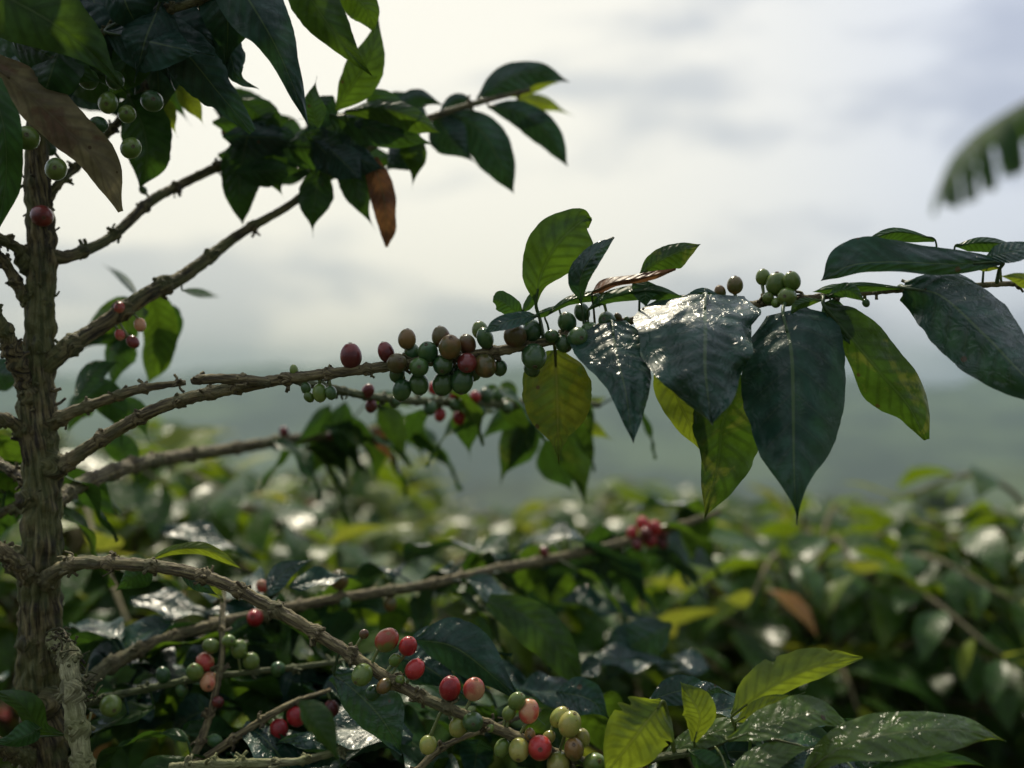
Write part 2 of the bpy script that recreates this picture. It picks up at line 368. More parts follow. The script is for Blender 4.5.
sm = MB(); rg = random.Random(9)
for _ in range(90):
    a = rg.random(); c = P(58 + 34 * a + rg.uniform(-9, 9), 636 + 62 * a + rg.uniform(-12, 12), .685 + rg.uniform(-.012, .004))
    d = Vector((rg.uniform(-1, 1), rg.uniform(-1, .2), rg.uniform(-.8, .8))).normalized(); l = rg.uniform(.003, .0062)
    tube(sm, [c - d * l, c + Vector((0, 0, .001)), c + d * l * .6, c + d * l], [.0005, .0006, .0006, .0012], 6, .3, 2, step=.0016)
sm.build('old_fruit_stalks', M['bark'], BR['down'][0], P(70, 660, .68))

# ------------------------------------------------------------------ leaves
LN = [0]
def nearest(C, p):
    return min(C, key=lambda c: (c - p).length_squared)
DEF = [.10, .55, .86, 1.0, .97, .80, .50, .20, .03, 0]
def leaf(br, sp, wl, wr=None, mat='mid', rl=25, rr=25, cup=0.0, wave=.10, bites=(), top=True, pet=True, nv=10, label=None, pd=.06, edge=.055, curl=0.0):
    """sp: spine (px,py,Y); wl/wr: half widths in px (number = default outline, or list base->tip); rl/rr roll of each half away from camera (deg)"""
    LN[0] += 1; sd = LN[0] * 7.31
    if wr is None: wr = wl
    Lw = wl if isinstance(wl, (list, tuple)) else [wl * a for a in DEF]
    Rw = wr if isinstance(wr, (list, tuple)) else [wr * a for a in DEF]
    NS, NT_ = 44, 9
    C = catmull(sp, NS)
    vs = []; uvs = []
    base_w = P(*C[0])
    mxw = max(max(Lw), max(Rw))
    for i in range(NS + 1):
        s = i / NS; c = C[i]; a = C[min(i + 1, NS)]; b = C[max(i - 1, 0)]
        d = Vector((a.x - b.x, a.y - b.y)).normalized()
        nrm = Vector((d.y, -d.x)); Y = c.z; k = Y / F
        o = P(c.x, c.y, Y)
        for j in range(-NT_, NT_ + 1):
            t = j / NT_; side = 1 if j >= 0 else -1; at = abs(t)
            w = lerp_list(Lw if side > 0 else Rw, s)
            w *= 1 + edge * noise.noise(Vector((s * 9, side * 3.3, sd))) + edge * .6 * noise.noise(Vector((s * 26, side * 3.3, sd)))
            for (bs, s0, s1, dep) in bites:
                if bs == side and s0 < s < s1:
                    u = (s - s0) / (s1 - s0); w *= 1 - dep * math.sin(u * math.pi) ** .6 * (1 + .25 * noise.noise(Vector((s * 60, sd, 0))))
            wm = w * k; mm = mxw * k
            roll = math.tan(R(rl if side > 0 else rr))
            dy = roll * wm * at + cup * wm * at * at
            dy += wave * mm * at * at * (math.sin(s * 17 + sd + side * 1.3) * .6 + noise.noise(Vector((s * 5, side * 2.2 * at, sd))) * 1.2)
            ph = s * nv - at * 1.6
            ph += .5 * noise.noise(Vector((s * 4, t * 2, sd)))
            dy += -(.030 if mat in ('wet', 'dark') else .016) * mm * (math.cos(ph * 2 * math.pi)) * math.sin(min(1, at * 1.05) * math.pi) * (1 - s * .5)
            dy += .05 * mm * math.exp(-(t / .12) ** 2)
            dy += .10 * mm * noise.noise(Vector((s * 3 + sd, t * 1.4, 4.2)))
            lift = curl * wm * at * at     # edges curl inward in the picture plane
            vs.append(o + Vector((nrm.x * (wm * t - side * lift), dy, -nrm.y * (wm * t - side * lift))))
            uvs.append(((t + 1) / 2, s))
    W = 2 * NT_ + 1; fs = []
    for i in range(NS):
        for j in range(W - 1):
            fs.append((i * W + j, i * W + j + 1, (i + 1) * W + j + 1, (i + 1) * W + j))
    # orientation: t grows to image-left of travel; decide from normal
    q = fs[len(fs) // 2]; nn = (Vector(vs[q[1]]) - Vector(vs[q[0]])).cross(Vector(vs[q[3]]) - Vector(vs[q[0]]))
    if (nn.y < 0) != top: fs = [f[::-1] for f in fs]
    mb = MB(); mb.add(vs, fs, uvs)
    if not isinstance(br, str): po, CC = br
    else: po, CC = BR[br]
    # petiole and midrib
    mr = max(.0005, min(.0009, mxw * sp[0][2] / F * .05))
    midp = [vs[i * W + NT_] + Vector((0, -.0001, 0)) for i in range(0, NS, 6)]
    if pet:
        nb = nearest(CC, base_w)
        if (nb - base_w).length < pd:
            m = nb.lerp(base_w, .5) + Vector((0, 0, .002))
            tube(mb, [nb, m, base_w, midp[1]], [mr * 1.6, mr * 1.3, mr * 1.2, mr * .8], 8, step=.002)
            for q in range(len(mb.uv) - len(vs)): mb.uv[len(vs) + q] = (.5, .3)
    o = mb.build('leaf', M[mat], po, base_w)
    if label: o['label'] = label
    return o

def sp(*a, Y=None):
    return [(p[0], p[1], p[2] if len(p) > 2 else Y) for p in a]

# --- around the main branch
leaf('main', sp((536, 305, .655), (541, 275, .65), (556, 246, .645), (580, 222, .65), (592, 219, .652)), [1, 13, 22, 28, 28, 20, 10, 1], [1, 6, 19, 27, 24, 26, 18, 1], 'green', 20, 15, bites=((-1, .74, .93, .55),), wave=.08)
leaf('main', sp((581, 302, .65), (581, 277, .64), (593, 256, .64), (614, 237, .65)), [1, 10, 13, 11, 8, 1], [1, 7, 10, 10, 7, 1], 'wet', 30, 25)
leaf('main', sp((640, 276, .66), (658, 262, .65), (678, 252, .65), (701, 244, .66)), [2, 9, 12, 11, 7, 0], [3, 9, 12, 13, 15, 8, 0], 'patchy', 35, 30)
leaf('main', sp((592, 293, .65), (612, 283, .645), (645, 277, .64), (676, 269, .645)), [1, 7, 6, 5, 4, 1], [1, 5, 4, 4, 4, 1], 'rust', 60, 50, wave=.3)
leaf('main', sp((588, 310, .65), (610, 297, .645), (650, 290, .64), (684, 297, .65)), [1, 5, 7, 7, 5, 0], [1, 4, 7, 9, 8, 0], 'mid', 50, 40)
leaf('main', sp((650, 282, .645), (646, 292, .64), (646, 307, .64)), [10, 14, 12, 6, 0], [8, 14, 14, 8, 0], 'mid', 20, 20, pet=False)
leaf('main', sp((545, 316, .655), (570, 300, .65), (596, 296, .65), (600, 308, .65)), [1, 4, 5, 4, 0], [1, 4, 6, 4, 0], 'mid', 50, 45)
leaf('main', sp((522, 318, .66), (512, 308, .655), (500, 300, .655), (493, 299, .655)), [2, 8, 10, 9, 3], [2, 9, 10, 9, 3], 'mid', 20, 20)
leaf('main', sp((522, 312, .66), (530, 303, .655), (535, 288, .655)), [1, 5, 5, 0], [1, 4, 4, 0], 'mid', 45, 30)
leaf('main', sp((538, 316, .65), (520, 318, .64), (500, 324, .635), (484, 333, .64)), [1, 6, 8, 8, 5, 0], [1, 6, 7, 8, 6, 0], 'wet', -30, 35)
leaf('main', sp((558, 306, .66), (545, 312, .65), (533, 316, .65)), [1, 4, 4, 0], [1, 3, 3, 0], 'mid', 45, 40)
leaf('main', sp((612, 322, .648), (617, 355, .625), (626, 395, .61), (633, 443, .602)), [16, 30, 34, 33, 30, 24, 13, 0], [22, 43, 40, 27, 18, 13, 7, 0], 'wet', 38, 30, cup=-.2, wave=.14, label='dark wet leaf folded at the top and drooping')
leaf('main', sp((706, 294, .655), (706, 330, .618), (706, 372, .60), (712, 425, .595)), [44, 57, 55, 52, 48, 42, 24, 0], [40, 64, 65, 61, 57, 42, 19, 0], 'wet', 20, 25, cup=.1, wave=.22, label='broad wet leaf with mottled sky reflections')
leaf('main', sp((783, 312, .65), (792, 352, .63), (794, 420, .615), (795, 478, .605), (797, 525, .605)), [28, 52, 60, 63, 60, 52, 38, 16, 5, 0], [14, 32, 40, 44, 43, 37, 28, 13, 4, 0], 'dark', 22, 34, cup=.1, wave=.07, label='largest hanging leaf, dark blue-green with a pale midrib')
leaf('main', sp((742, 375, .67), (724, 420, .665), (718, 465, .665), (704, 520, .67)), [30, 44, 50, 46, 34, 18, 0], [22, 32, 30, 25, 15, 10, 0], 'patchy', 20, 20, wave=.14, pet=False)
leaf('main', sp((672, 355, .68), (677, 395, .675), (690, 425, .67), (700, 450, .68)), [18, 22, 18, 12, 0], [18, 20, 16, 10, 0], 'lime', 20, 20, pet=False)
leaf('main', sp((555, 350, .67), (557, 390, .665), (558, 430, .665), (559, 466, .67)), [8, 26, 34, 35, 33, 25, 10, 3, 0], [8, 28, 34, 34, 31, 24, 10, 3, 0], 'yellow', 15, 15, wave=.05, cup=.15, bites=((1, .7, .76, .12), (1, .8, .86, .15), (-1, .76, .8, .12)), label='yellowing leaf hanging flat below the branch')
leaf('main', sp((824, 306, .655), (850, 336, .65), (880, 372, .65), (907, 403, .655), (926, 440, .665)), [8, 24, 33, 35, 33, 31, 22, 3], [3, 8, 12, 20, 26, 22, 10, 1], 'patchy', 30, 20, wave=.14)
leaf('main', sp((830, 300, .66), (838, 320, .655), (850, 345, .65)), [8, 14, 12, 0], [8, 12, 10, 0], 'mid', 30, 20)
leaf('main', sp((905, 288, .645), (942, 296, .63), (985, 335, .612), (1018, 368, .60), (1062, 412, .59)), [8, 20, 42, 50, 46, 30, 0], [12, 28, 34, 36, 32, 20, 0], 'wet', 35, 30, cup=.15, wave=.1, label='large wet leaf running out of the right edge')
leaf('main', sp((1002, 262, .64), (950, 264, .63), (890, 262, .625), (850, 266, .63), (821, 281, .64)), [3, 9, 11, 9, 9, 8, 0], [4, 12, 17, 21, 25, 28, 24, 13, 0], 'dark', 15, 30, wave=.12)
leaf('main', sp((935, 240, .66), (905, 232, .66), (885, 234, .66), (860, 246, .66)), [2, 8, 8, 7, 0], [1, 4, 5, 4, 0], 'mid', 50, 50)
leaf('main', sp((955, 246, .655), (985, 242, .65), (1019, 246, .655)), [1, 4, 6, 5, 0], [1, 7, 9, 8, 0], 'mid', 50, 40)
leaf('main', sp((1000, 268, .65), (980, 264, .64), (956, 260, .64)), [1, 5, 5, 3, 0], [1, 4, 4, 3, 0], 'lime', 50, 50)
leaf('main', sp((985, 258, .645), (1010, 252, .63), (1045, 245, .63)), [1, 8, 11, 8, 0], [1, 9, 11, 8, 0], 'wet', 40, -40)
leaf('main', sp((1060, 288, .64), (1030, 280, .62), (1000, 276, .62)), [1, 8, 9, 4, 0], [1, 6, 7, 5, 0], 'lime', 40, 30)
leaf('main', sp((905, 288, .65), (860, 286, .65), (835, 288, .65), (812, 292, .655)), [1, 5, 6, 5, 0], [1, 4, 4, 4, 0], 'mid', 45, 45)
leaf('main', sp((828, 296, .65), (848, 290, .64), (866, 302, .64)), [1, 7, 8, 0], [1, 7, 6, 0], 'mid', 35, 35)
leaf('main', sp((822, 300, .66), (800, 304, .65), (790, 316, .65)), [1, 5, 4, 0], [1, 5, 4, 0], 'green', 35, 35)
leaf('main', sp((722, 298, .67), (705, 292, .67), (690, 297, .67), (680, 300, .67)), [1, 4, 5, 3, 0], [1, 4, 5, 3, 0], 'dark', 45, 35)
# --- top-left canopy
leaf('top3', sp((-70, -60, .645), (0, -8, .64), (48, 20, .64), (92, 54, .645), (129, 95, .655)), [20, 40, 42, 38, 26, 8, 0], [20, 36, 38, 30, 17, 6, 0], 'green', 10, 15, wave=.06)
leaf('top3', sp((-18, 55, .655), (30, 96, .655), (64, 127, .655), (96, 160, .66), (120, 212, .665)), [9, 22, 25, 23, 22, 18, 3], [9, 18, 22, 21, 18, 14, 2], 'brown', 15, 15, wave=.1, bites=((1, .18, .24, .2),), label='withered brown leaf hanging before the trunk')
leaf('top3', sp((-12, 80, .62), (4, 130, .62), (5, 180, .63), (-6, 238, .64)), [12, 15, 15, 12, 0], [15, 18, 18, 12, 0], 'mid', 20, 20)
leaf('top2', sp((222, -40, .64), (255, 10, .63), (281, 58, .635), (309, 127, .65)), [20, 30, 29, 24, 16, 8, 0], [20, 30, 28, 18, 12, 7, 0], 'dark', 40, 30, wave=.12)
leaf('top1', sp((150, 15, .68), (188, 55, .68), (218, 92, .69), (252, 132, .70)), [14, 24, 22, 18, 12, 5], [14, 26, 26, 20, 12, 4], 'dark', 25, 20, edge=.18)
leaf('top1', sp((195, 15, .70), (226, 48, .70), (238, 78, .70), (259, 89, .71)), [14, 18, 15, 7, 3, 0], [14, 20, 14, 8, 3, 0], 'dark', 25, 20, edge=.2)
leaf('top1', sp((128, 96, .75), (142, 125, .75), (147, 158, .75), (140, 190, .76)), [16, 24, 24, 16, 0], [14, 24, 26, 18, 0], 'mid', 20, 20)
leaf('top1', sp((175, 85, .78), (192, 105, .78), (206, 128, .79)), 10, 9, 'lime', 25, 25)
leaf('top1', sp((160, 95, .78), (168, 115, .78), (178, 138, .79)), 9, 9, 'lime', 25, 25)
rg = random.Random(21)
for i in range(80):
    cx = rg.uniform(-30, 225); cy = rg.uniform(-70, 80) - (cx > 170) * 45
    if cx < 40 and cy > 20: cx += 60
    L = rg.uniform(85, 130); a = R(rg.gauss(62, 30)); Y = rg.uniform(.66, .88)
    dx, dy = math.cos(a) * L / 2, math.sin(a) * L / 2
    if cy + dy > 128: cy = 128 - dy
    w = rg.uniform(20, 29)
    leaf(rg.choice(['top1', 'top2']) , sp((cx - dx, cy - dy, Y), (cx + rg.uniform(-8, 8), cy, Y - .01), (cx + dx, cy + dy, Y + rg.uniform(-.02, .04))), w, w * rg.uniform(.7, 1.1), rg.choice(['dark', 'dark', 'dark', 'mid', 'wet']), rg.uniform(10, 50), rg.uniform(10, 45), pd=.022)
for i in range(26):     # leaves above the frame which keep the light off the canopy
    cx = rg.uniform(-20, 380); cy = rg.uniform(-170, -60); L = 110; a = R(rg.gauss(60, 40)); Y = rg.uniform(.62, .84)
    dx, dy = math.cos(a) * L / 2, math.sin(a) * L / 2
    leaf('top2', sp((cx - dx, cy - dy, Y), (cx, cy, Y - .02), (cx + dx, cy + dy, Y)), 22, 22, 'dark', 30, 30)
for (x0, y0, x1, y1, Y_) in [(-30, 10, 60, 75, .78), (30, -20, 95, 80, .74), (80, -30, 110, 85, .72), (120, -30, 135, 95, .73), (60, 20, 140, 110, .80), (110, 0, 175, 90, .71), (150, -20, 205, 80, .76), (-20, 30, 110, 60, .82), (50, 60, 130, 128, .84), (100, 40, 150, 130, .83), (170, -30, 232, 60, .74), (0, -20, 70, 60, .86), (20, 40, 90, 110, .88)]:
    leaf('top1', sp((x0, y0, Y_), ((x0 + x1) / 2 + 6, (y0 + y1) / 2 - 4, Y_ - .01), (x1, y1, Y_)), 27, 26, 'dark', 25, 20)
# --- upper centre spray (a little behind)
leaf('top2', sp((292, -40, .70), (312, 0, .70), (340, 40, .70), (373, 77, .71)), [14, 22, 24, 22, 15, 6, 0], [12, 20, 22, 18, 12, 6, 0], 'green', 20, 20)
leaf('up2', sp((336, 110, .76), (353, 84, .75), (370, 55, .75), (379, 18, .76)), [2, 9, 16, 20, 17, 8, 0], [2, 12, 20, 20, 16, 7, 0], 'green', 20, 20)
leaf('top2', sp((330, -30, .72), (355, -5, .72), (368, 12, .72), (374, 34, .73)), [12, 16, 12, 0], [14, 18, 15, 0], 'green', 20, 20)
leaf('up2', sp((318, 128, .74), (312, 103, .74), (317, 76, .75)), 12, 13, 'mid', 20, 20)
leaf('up2', sp((345, 112, .78), (378, 108, .77), (408, 115, .77), (440, 133, .78)), [2, 8, 12, 13, 9, 0], [2, 9, 13, 14, 12, 0], 'green', 40, 25)
leaf('up2', sp((330, 115, .79), (370, 128, .78), (410, 138, .78), (445, 148, .80)), 17, 16, 'mid', 20, 20)
leaf('up1', sp((248, 135, .80), (241, 165, .80), (239, 196, .80), (243, 226, .81)), [10, 20, 22, 17, 10, 0], [10, 20, 21, 17, 9, 0], 'mid', 20, 20)
leaf('up1', sp((270, 120, .81), (268, 150, .81), (275, 180, .81), (285, 200, .82)), 18, 16, 'mid', 20, 20)
leaf('up2', sp((322, 165, .80), (316, 192, .80), (313, 215, .80), (313, 238, .81)), 17, 19, 'mid', 20, 20)
leaf('up2', sp((345, 140, .80), (352, 175, .80), (362, 205, .80), (376, 232, .81)), 16, 16, 'mid', 20, 20)
leaf('up2', sp((372, 158, .79), (382, 190, .79), (386, 220, .79), (386, 247, .80)), [6, 11, 12, 10, 9, 2], [8, 13, 14, 11, 7, 1], 'rust', 20, 20)
leaf('up2', sp((402, 135, .82), (414, 158, .82), (412, 190, .83)), 14, 12, 'green', 20, 20)
leaf('up2', sp((448, 112, .86), (480, 130, .86), (500, 162, .86), (514, 194, .87)), [6, 14, 20, 18, 10, 0], [8, 16, 22, 20, 12, 0], 'dark', 20, 20)
leaf('up2', sp((435, 115, .85), (452, 140, .85), (478, 166, .86)), 20, 19, 'dark', 20, 20)
leaf('up2', sp((395, 112, .84), (418, 97, .84), (450, 108, .85)), 11, 13, 'dark', 30, 30)
leaf('up2', sp((440, 112, .86), (460, 99, .86), (480, 108, .87)), 8, 9, 'dark', 30, 30)
leaf('up2', sp((478, 100, .87), (505, 79, .87), (535, 71, .88), (570, 82, .90)), [3, 12, 15, 12, 8, 0], [3, 12, 16, 14, 8, 0], 'dark', 25, 25)
leaf('up2', sp((500, 95, .90), (535, 84, .90), (568, 82, .92)), 7, 8, 'lime', 25, 25)
leaf('up2', sp((488, 106, .87), (520, 113, .87), (548, 134, .88), (568, 167, .89)), [2, 10, 15, 15, 10, 0], [2, 10, 14, 15, 10, 0], 'dark', 20, 20)
leaf('up2', sp((516, 98, .94), (545, 103, .96), (575, 117, .98)), 8, 8, 'lime', 25, 25)
for i in range(34):
    cx = rg.uniform(240, 415); cy = rg.uniform(108, 172) - max(0, cx - 340) * .25; L = rg.uniform(60, 95)
    a = R(rg.choice([rg.gauss(80, 25), rg.gauss(20, 20)])); Y = rg.uniform(.78, .88); dx, dy = math.cos(a) * L / 2, math.sin(a) * L / 2
    leaf('up2', sp((cx - dx, cy - dy * .7, Y), (cx, cy, Y), (cx + dx, cy + dy * .7, Y)), rg.uniform(14, 21), rg.uniform(14, 21), rg.choice(['mid', 'dark', 'mid', 'dark', 'mid']), 25, 30, pd=.02)
# --- left middle, behind the trunk
leaf('up2', sp((148, 312, .84), (120, 314, .86), (92, 333, .88), (64, 362, .90)), 20, 18, 'green', 20, 20)
leaf('up2', sp((150, 290, .84), (158, 325, .86), (156, 355, .87), (148, 384, .88)), [8, 17, 18, 17, 12, 0], [6, 14, 17, 17, 12, 0], 'green', 20, 20)
leaf('up2', sp((138, 296, .78), (120, 276, .90), (99, 262, 1.05)), 5, 4, 'mid', 50, 40)
leaf('up2', sp((182, 290, .78), (203, 294, .90), (224, 298, 1.05)), 5, 4, 'mid', 50, 40)
leaf('spur1', sp((75, 400, .80), (95, 372, .82), (125, 360, .84)), 14, 12, 'mid', 30, 30)
leaf('spur1', sp((80, 395, .82), (100, 395, .84), (118, 420, .85), (122, 450, .87)), 17, 17, 'mid', 30, 30)
leaf('l4', sp((-20, 370, .80), (5, 375, .80), (28, 380, .80)), 16, 18, 'dark', 30, 30)
leaf('l5', sp((-20, 440, .84), (5, 445, .84), (30, 462, .84)), 13, 15, 'lime', 30, 30)
# --- sprays behind the main branch
for d in [((345, 402, 1.0), (340, 430, 1.0), (352, 466, 1.01), 13, 'mid'), ((330, 405, 1.0), (315, 425, 1.0), (286, 450, 1.0), 10, 'mid'),
          ((378, 405, 1.0), (394, 430, 1.0), (409, 475, 1.01), 14, 'patchy'), ((365, 405, 1.0), (390, 400, 1.0), (420, 410, 1.01), 9, 'green'),
          ((395, 425, 1.02), (380, 440, 1.02), (400, 470, 1.04), 9, 'rust')]:
    leaf('back', sp(d[0], d[1], d[2]), d[3], d[3] * .9, d[4], 25, 25)
for d in [((540, 402, .95), (505, 418, .95), (474, 446, .96), 14, 'mid'), ((535, 408, .96), (512, 445, .96), (498, 492, .97), 17, 'patchy'),
          ((530, 415, .96), (520, 450, .96), (500, 480, .97), 17, 'mid'), ((555, 405, .97), (575, 455, .97), (588, 518, .98), 22, 'patchy'),
          ((545, 440, .99), (560, 470, .99), (575, 495, .99), 22, 'mid'), ((570, 405, .98), (592, 402, .98), (612, 395, .99), 6, 'lime'), ((575, 420, .98), (595, 430, .98), (616, 442, .99), 8, 'lime'),
          ((500, 402, .93), (490, 392, .93), (478, 402, .94), 9, 'mid'), ((515, 400, .93), (506, 388, .93), (495, 398, .94), 9, 'green'), ((470, 402, .9), (455, 392, .9), (440, 380, .9), 7, 'mid')]:
    leaf('sec', sp(d[0], d[1], d[2]), d[3], d[3] * .9, d[4], 25, 25)
# --- lower part
leaf('low', sp((148, 560, .70), (175, 550, .70), (205, 550, .70), (242, 569, .71)), [1, 4, 5, 6, 5, 0], [1, 4, 6, 7, 6, 0], 'lime', 45, 45)
leaf('low', sp((150, 566, .72), (132, 578, .72), (112, 594, .73)), 15, 14, 'mid', 30, 30)
leaf('low', sp((180, 572, .71), (200, 585, .70), (222, 598, .71)), 8, 9, 'dark', 30, 30)
leaf('low', sp((268, 596, .76), (285, 572, .77), (322, 556, .78)), 12, 10, 'wet', 30, -25)
leaf('low', sp((334, 674, .69), (358, 694, .685), (384, 722, .685), (402, 754, .69)), [8, 18, 22, 25, 22, 10, 0], [10, 14, 20, 24, 20, 12, 0], 'wet', 20, -10, wave=.25, cup=.3, label='crinkled wet leaf below the lower branch')
leaf('low', sp((484, 644, .76), (455, 636, .75), (425, 640, .74), (402, 655, .74)), [2, 8, 9, 8, 5, 0], [2, 8, 9, 8, 5, 0], 'wet', -55, 55)
leaf('low', sp((415, 640, .72), (455, 648, .71), (497, 680, .71), (545, 725, .71)), 26, 24, 'dark', 35, 30)
leaf('low', sp((392, 655, .73), (430, 670, .72), (470, 700, .72)), 22, 24, 'dark', 45, 35)
leaf('thin5', sp((488, 600, .83), (528, 618, .82), (560, 650, .82), (584, 692, .83)), [6, 14, 18, 18, 12, 0], [8, 18, 22, 20, 13, 0], 'green', 40, -30)
leaf('cross', sp((672, 624, .95), (645, 640, .94), (622, 655, .94), (606, 682, .95)), [3, 20, 24, 22, 15, 0], [3, 18, 22, 22, 12, 0], 'wet', 20, 20, pet=False)
leaf('cross', sp((706, 662, .95), (688, 658, .94), (665, 655, .94)), 8, 7, 'wet', -55, 50, pet=False)
leaf('end', sp((556, 692, .74), (590, 700, .73), (614, 724, .73)), 17, 16, 'wet', 30, -30, pet=False)
leaf('end', sp((600, 660, .85), (588, 668, .85), (574, 678, .85)), 9, 8, 'wet', -50, 40, pet=False)
leaf('end', sp((664, 702, .635), (648, 720, .625), (630, 744, .62), (604, 775, .63)), [4, 24, 34, 34, 30, 20, 0], [6, 18, 30, 32, 28, 18, 0], 'lime', 15, 15, bites=((-1, .30, .37, .3), (-1, .42, .46, .25), (1, .4, .45, .2)), wave=.1, label='bright yellow-green leaf with nibbled edge')
leaf('end', sp((694, 742, .635), (700, 718, .63), (692, 700, .63), (680, 682, .635)), [3, 12, 16, 12, 6, 0], [3, 12, 18, 18, 10, 0], 'lime', 25, 20)
leaf('end', sp((732, 716, .64), (770, 688, .635), (815, 667, .635), (863, 658, .64)), [2, 17, 22, 20, 17, 11, 2], [2, 6, 12, 14, 14, 8, 1], 'lime', 30, 20, top=False, bites=((1, .42, .47, .2), (1, .78, .82, .2)), wave=.08, label='yellow-green leaf curving up from the shoot tip')
leaf('end', sp((736, 722, .63), (772, 704, .625), (806, 692, .63)), 9, 11, 'lime', 30, 20)
leaf('end', sp((728, 740, .62), (775, 724, .61), (815, 714, .615), (852, 727, .62)), [2, 10, 13, 13, 9, 0], [2, 8, 11, 11, 7, 0], 'limewet', 60, -45, wave=.2)
leaf('end', sp((660, 760, .645), (700, 738, .64), (742, 724, .64), (775, 716, .65)), 9, 10, 'limewet', 55, -40)
leaf('end', sp((845, 770, .64), (900, 752, .65), (950, 748, .66)), 9, 9, 'midwet', 50, -40)
leaf('end', sp((730, 775, .60), (775, 755, .60), (822, 745, .60)), 10, 11, 'limewet', 55, -40)
leaf('end', sp((804, 772, .61), (850, 744, .60), (905, 732, .60), (965, 731, .61), (1006, 741, .62)), [3, 12, 15, 15, 12, 8, 0], [3, 10, 18, 22, 16, 7, 0], 'limewet', 58, -35, cup=-.1, wave=.14, label='wet green leaf lying along the bottom edge')
leaf('end', sp((860, 775, .60), (910, 764, .60), (960, 760, .60), (1000, 772, .61)), 9, 12, 'mid', 30, 30)
leaf('end', sp((690, 752, .63), (715, 768, .62), (750, 775, .62)), 12, 12, 'mid', 30, 30)
leaf('end', sp((770, 770, .61), (795, 760, .60), (815, 748, .61)), 10, 10, 'wet', 45, -35)
leaf('end', sp((715, 745, .65), (700, 700, .66), (715, 690, .67), (740, 700, .68)), 10, 9, 'wet', 30, 30)
leaf('end', sp((700, 760, .66), (740, 752, .66), (790, 765, .66)), 16, 18, 'dark', 30, 30)
leaf('end', sp((650, 700, .70), (690, 690, .71), (740, 700, .72)), 14, 12, 'dark', 30, -30)
leaf('l7', sp((64, 735, .67), (40, 728, .665), (22, 705, .66), (-10, 690, .67)), [1, 4, 12, 13, 8, 0], [1, 5, 10, 14, 8, 0], 'green', 25, 25)
leaf('l7', sp((40, 728, .66), (28, 735, .65), (8, 742, .65), (-20, 740, .65)), 10, 14, 'mid', 25, 25)
leaf('thin4', sp((300, 700, .56), (322, 730, .55), (345, 775, .55)), 15, 14, 'patchy', 25, 25, pet=False)
leaf('thin2', sp((222, 598, .78), (205, 585, .78), (180, 592, .79)), 8, 8, 'lime', 30, 30)
leaf('thin2', sp((224, 640, .80), (250, 625, .81), (275, 640, .82)), 9, 9, 'mid', 30, 30)
rg = random.Random(8)
for i in range(58):
    br = rg.choice(['thin1', 'thin2', 'thin3', 'thin4', 'thin5', 'cross', 'cross'])
    C = BR[br][1]; c = C[rg.randint(len(C) // 8, len(C) - 1)]
    px = c.x / c.y * F + CX; py = (CZ - c.z) / c.y * F + CY
    L = rg.uniform(55, 95); a = R(rg.choice([rg.gauss(50, 30), rg.gauss(130, 30)])); Y = c.y + rg.uniform(.04, .14)
    dx, dy = math.cos(a) * L, math.sin(a) * L; 
    w = rg.uniform(12, 20)
    leaf(br, sp((px, py + 8, Y), (px + dx * .5, py + dy * .35 + 6, Y + .01), (px + dx, py + dy + 6, Y + rg.uniform(0, .06))), w, w, rg.choice(['mid', 'dark', 'wet', 'wet', 'dark', 'green']), rg.choice([40, -35, 30]), rg.choice([40, 30, -30]), pet=False)

def leaf3d(br, base, d, L, W, mat, droop=1.0, roll=0.0, pet=True):
    LN[0] += 1; sd = LN[0] * 5.17; po, CC = BR[br]
    d = d.normalized(); side = d.cross(Vector((0, 0, 1))).normalized(); side = Quaternion(d, roll) @ side
    NS, N2 = 26, 6; vs = []; uvs = []; p = base.copy(); dd = d.copy(); pm = []
    fold = .18 + .2 * noise.noise(Vector((sd, 0, 0)))
    for i in range(NS + 1):
        s_ = i / NS
        if i: p = p + dd * (L / NS); dd = (dd + Vector((0, 0, -droop / NS))).normalized()
        nr = side.cross(dd).normalized(); pm.append(p.copy())
        for j in range(-N2, N2 + 1):
            t_ = j / N2; at = abs(t_); sg = 1 if j >= 0 else -1
            w_ = W * lerp_list(DEF, s_) * (1 + .07 * noise.noise(Vector((s_ * 9, sg * 2, sd))))
            up = fold * w_ * at + W * (.16 * at * at * math.sin(s_ * 15 + sd + sg) + .15 * noise.noise(Vector((s_ * 3 + sd, t_ * 1.5, 2))))
            ph_ = s_ * 9 - at * 1.6; up += .05 * W * math.cos(ph_ * 6.283) * math.sin(at * math.pi)
            vs.append(p + side * (w_ * t_) + nr * up); uvs.append(((t_ + 1) / 2, s_))
    W_ = 2 * N2 + 1
    fs = [(i * W_ + j, i * W_ + j + 1, (i + 1) * W_ + j + 1, (i + 1) * W_ + j) for i in range(NS) for j in range(W_ - 1)]
    q = fs[len(fs) // 2]
    if (vs[q[1]] - vs[q[0]]).cross(vs[q[3]] - vs[q[0]]).z < 0: fs = [f[::-1] for f in fs]
    mb = MB(); mb.add(vs, fs, uvs)
    nb = nearest(CC, base)
    if pet and (nb - base).length < .028:
        tube(mb, [nb, nb.lerp(base, .5), base, pm[2]], [.001, .0009, .0008, .0006], 6, step=.003)
        for q in range(len(mb.uv) - len(vs)): mb.uv[len(vs) + q] = (.3, .3)
    return mb.build('leaf', M[mat], po, base)
rg = random.Random(31)
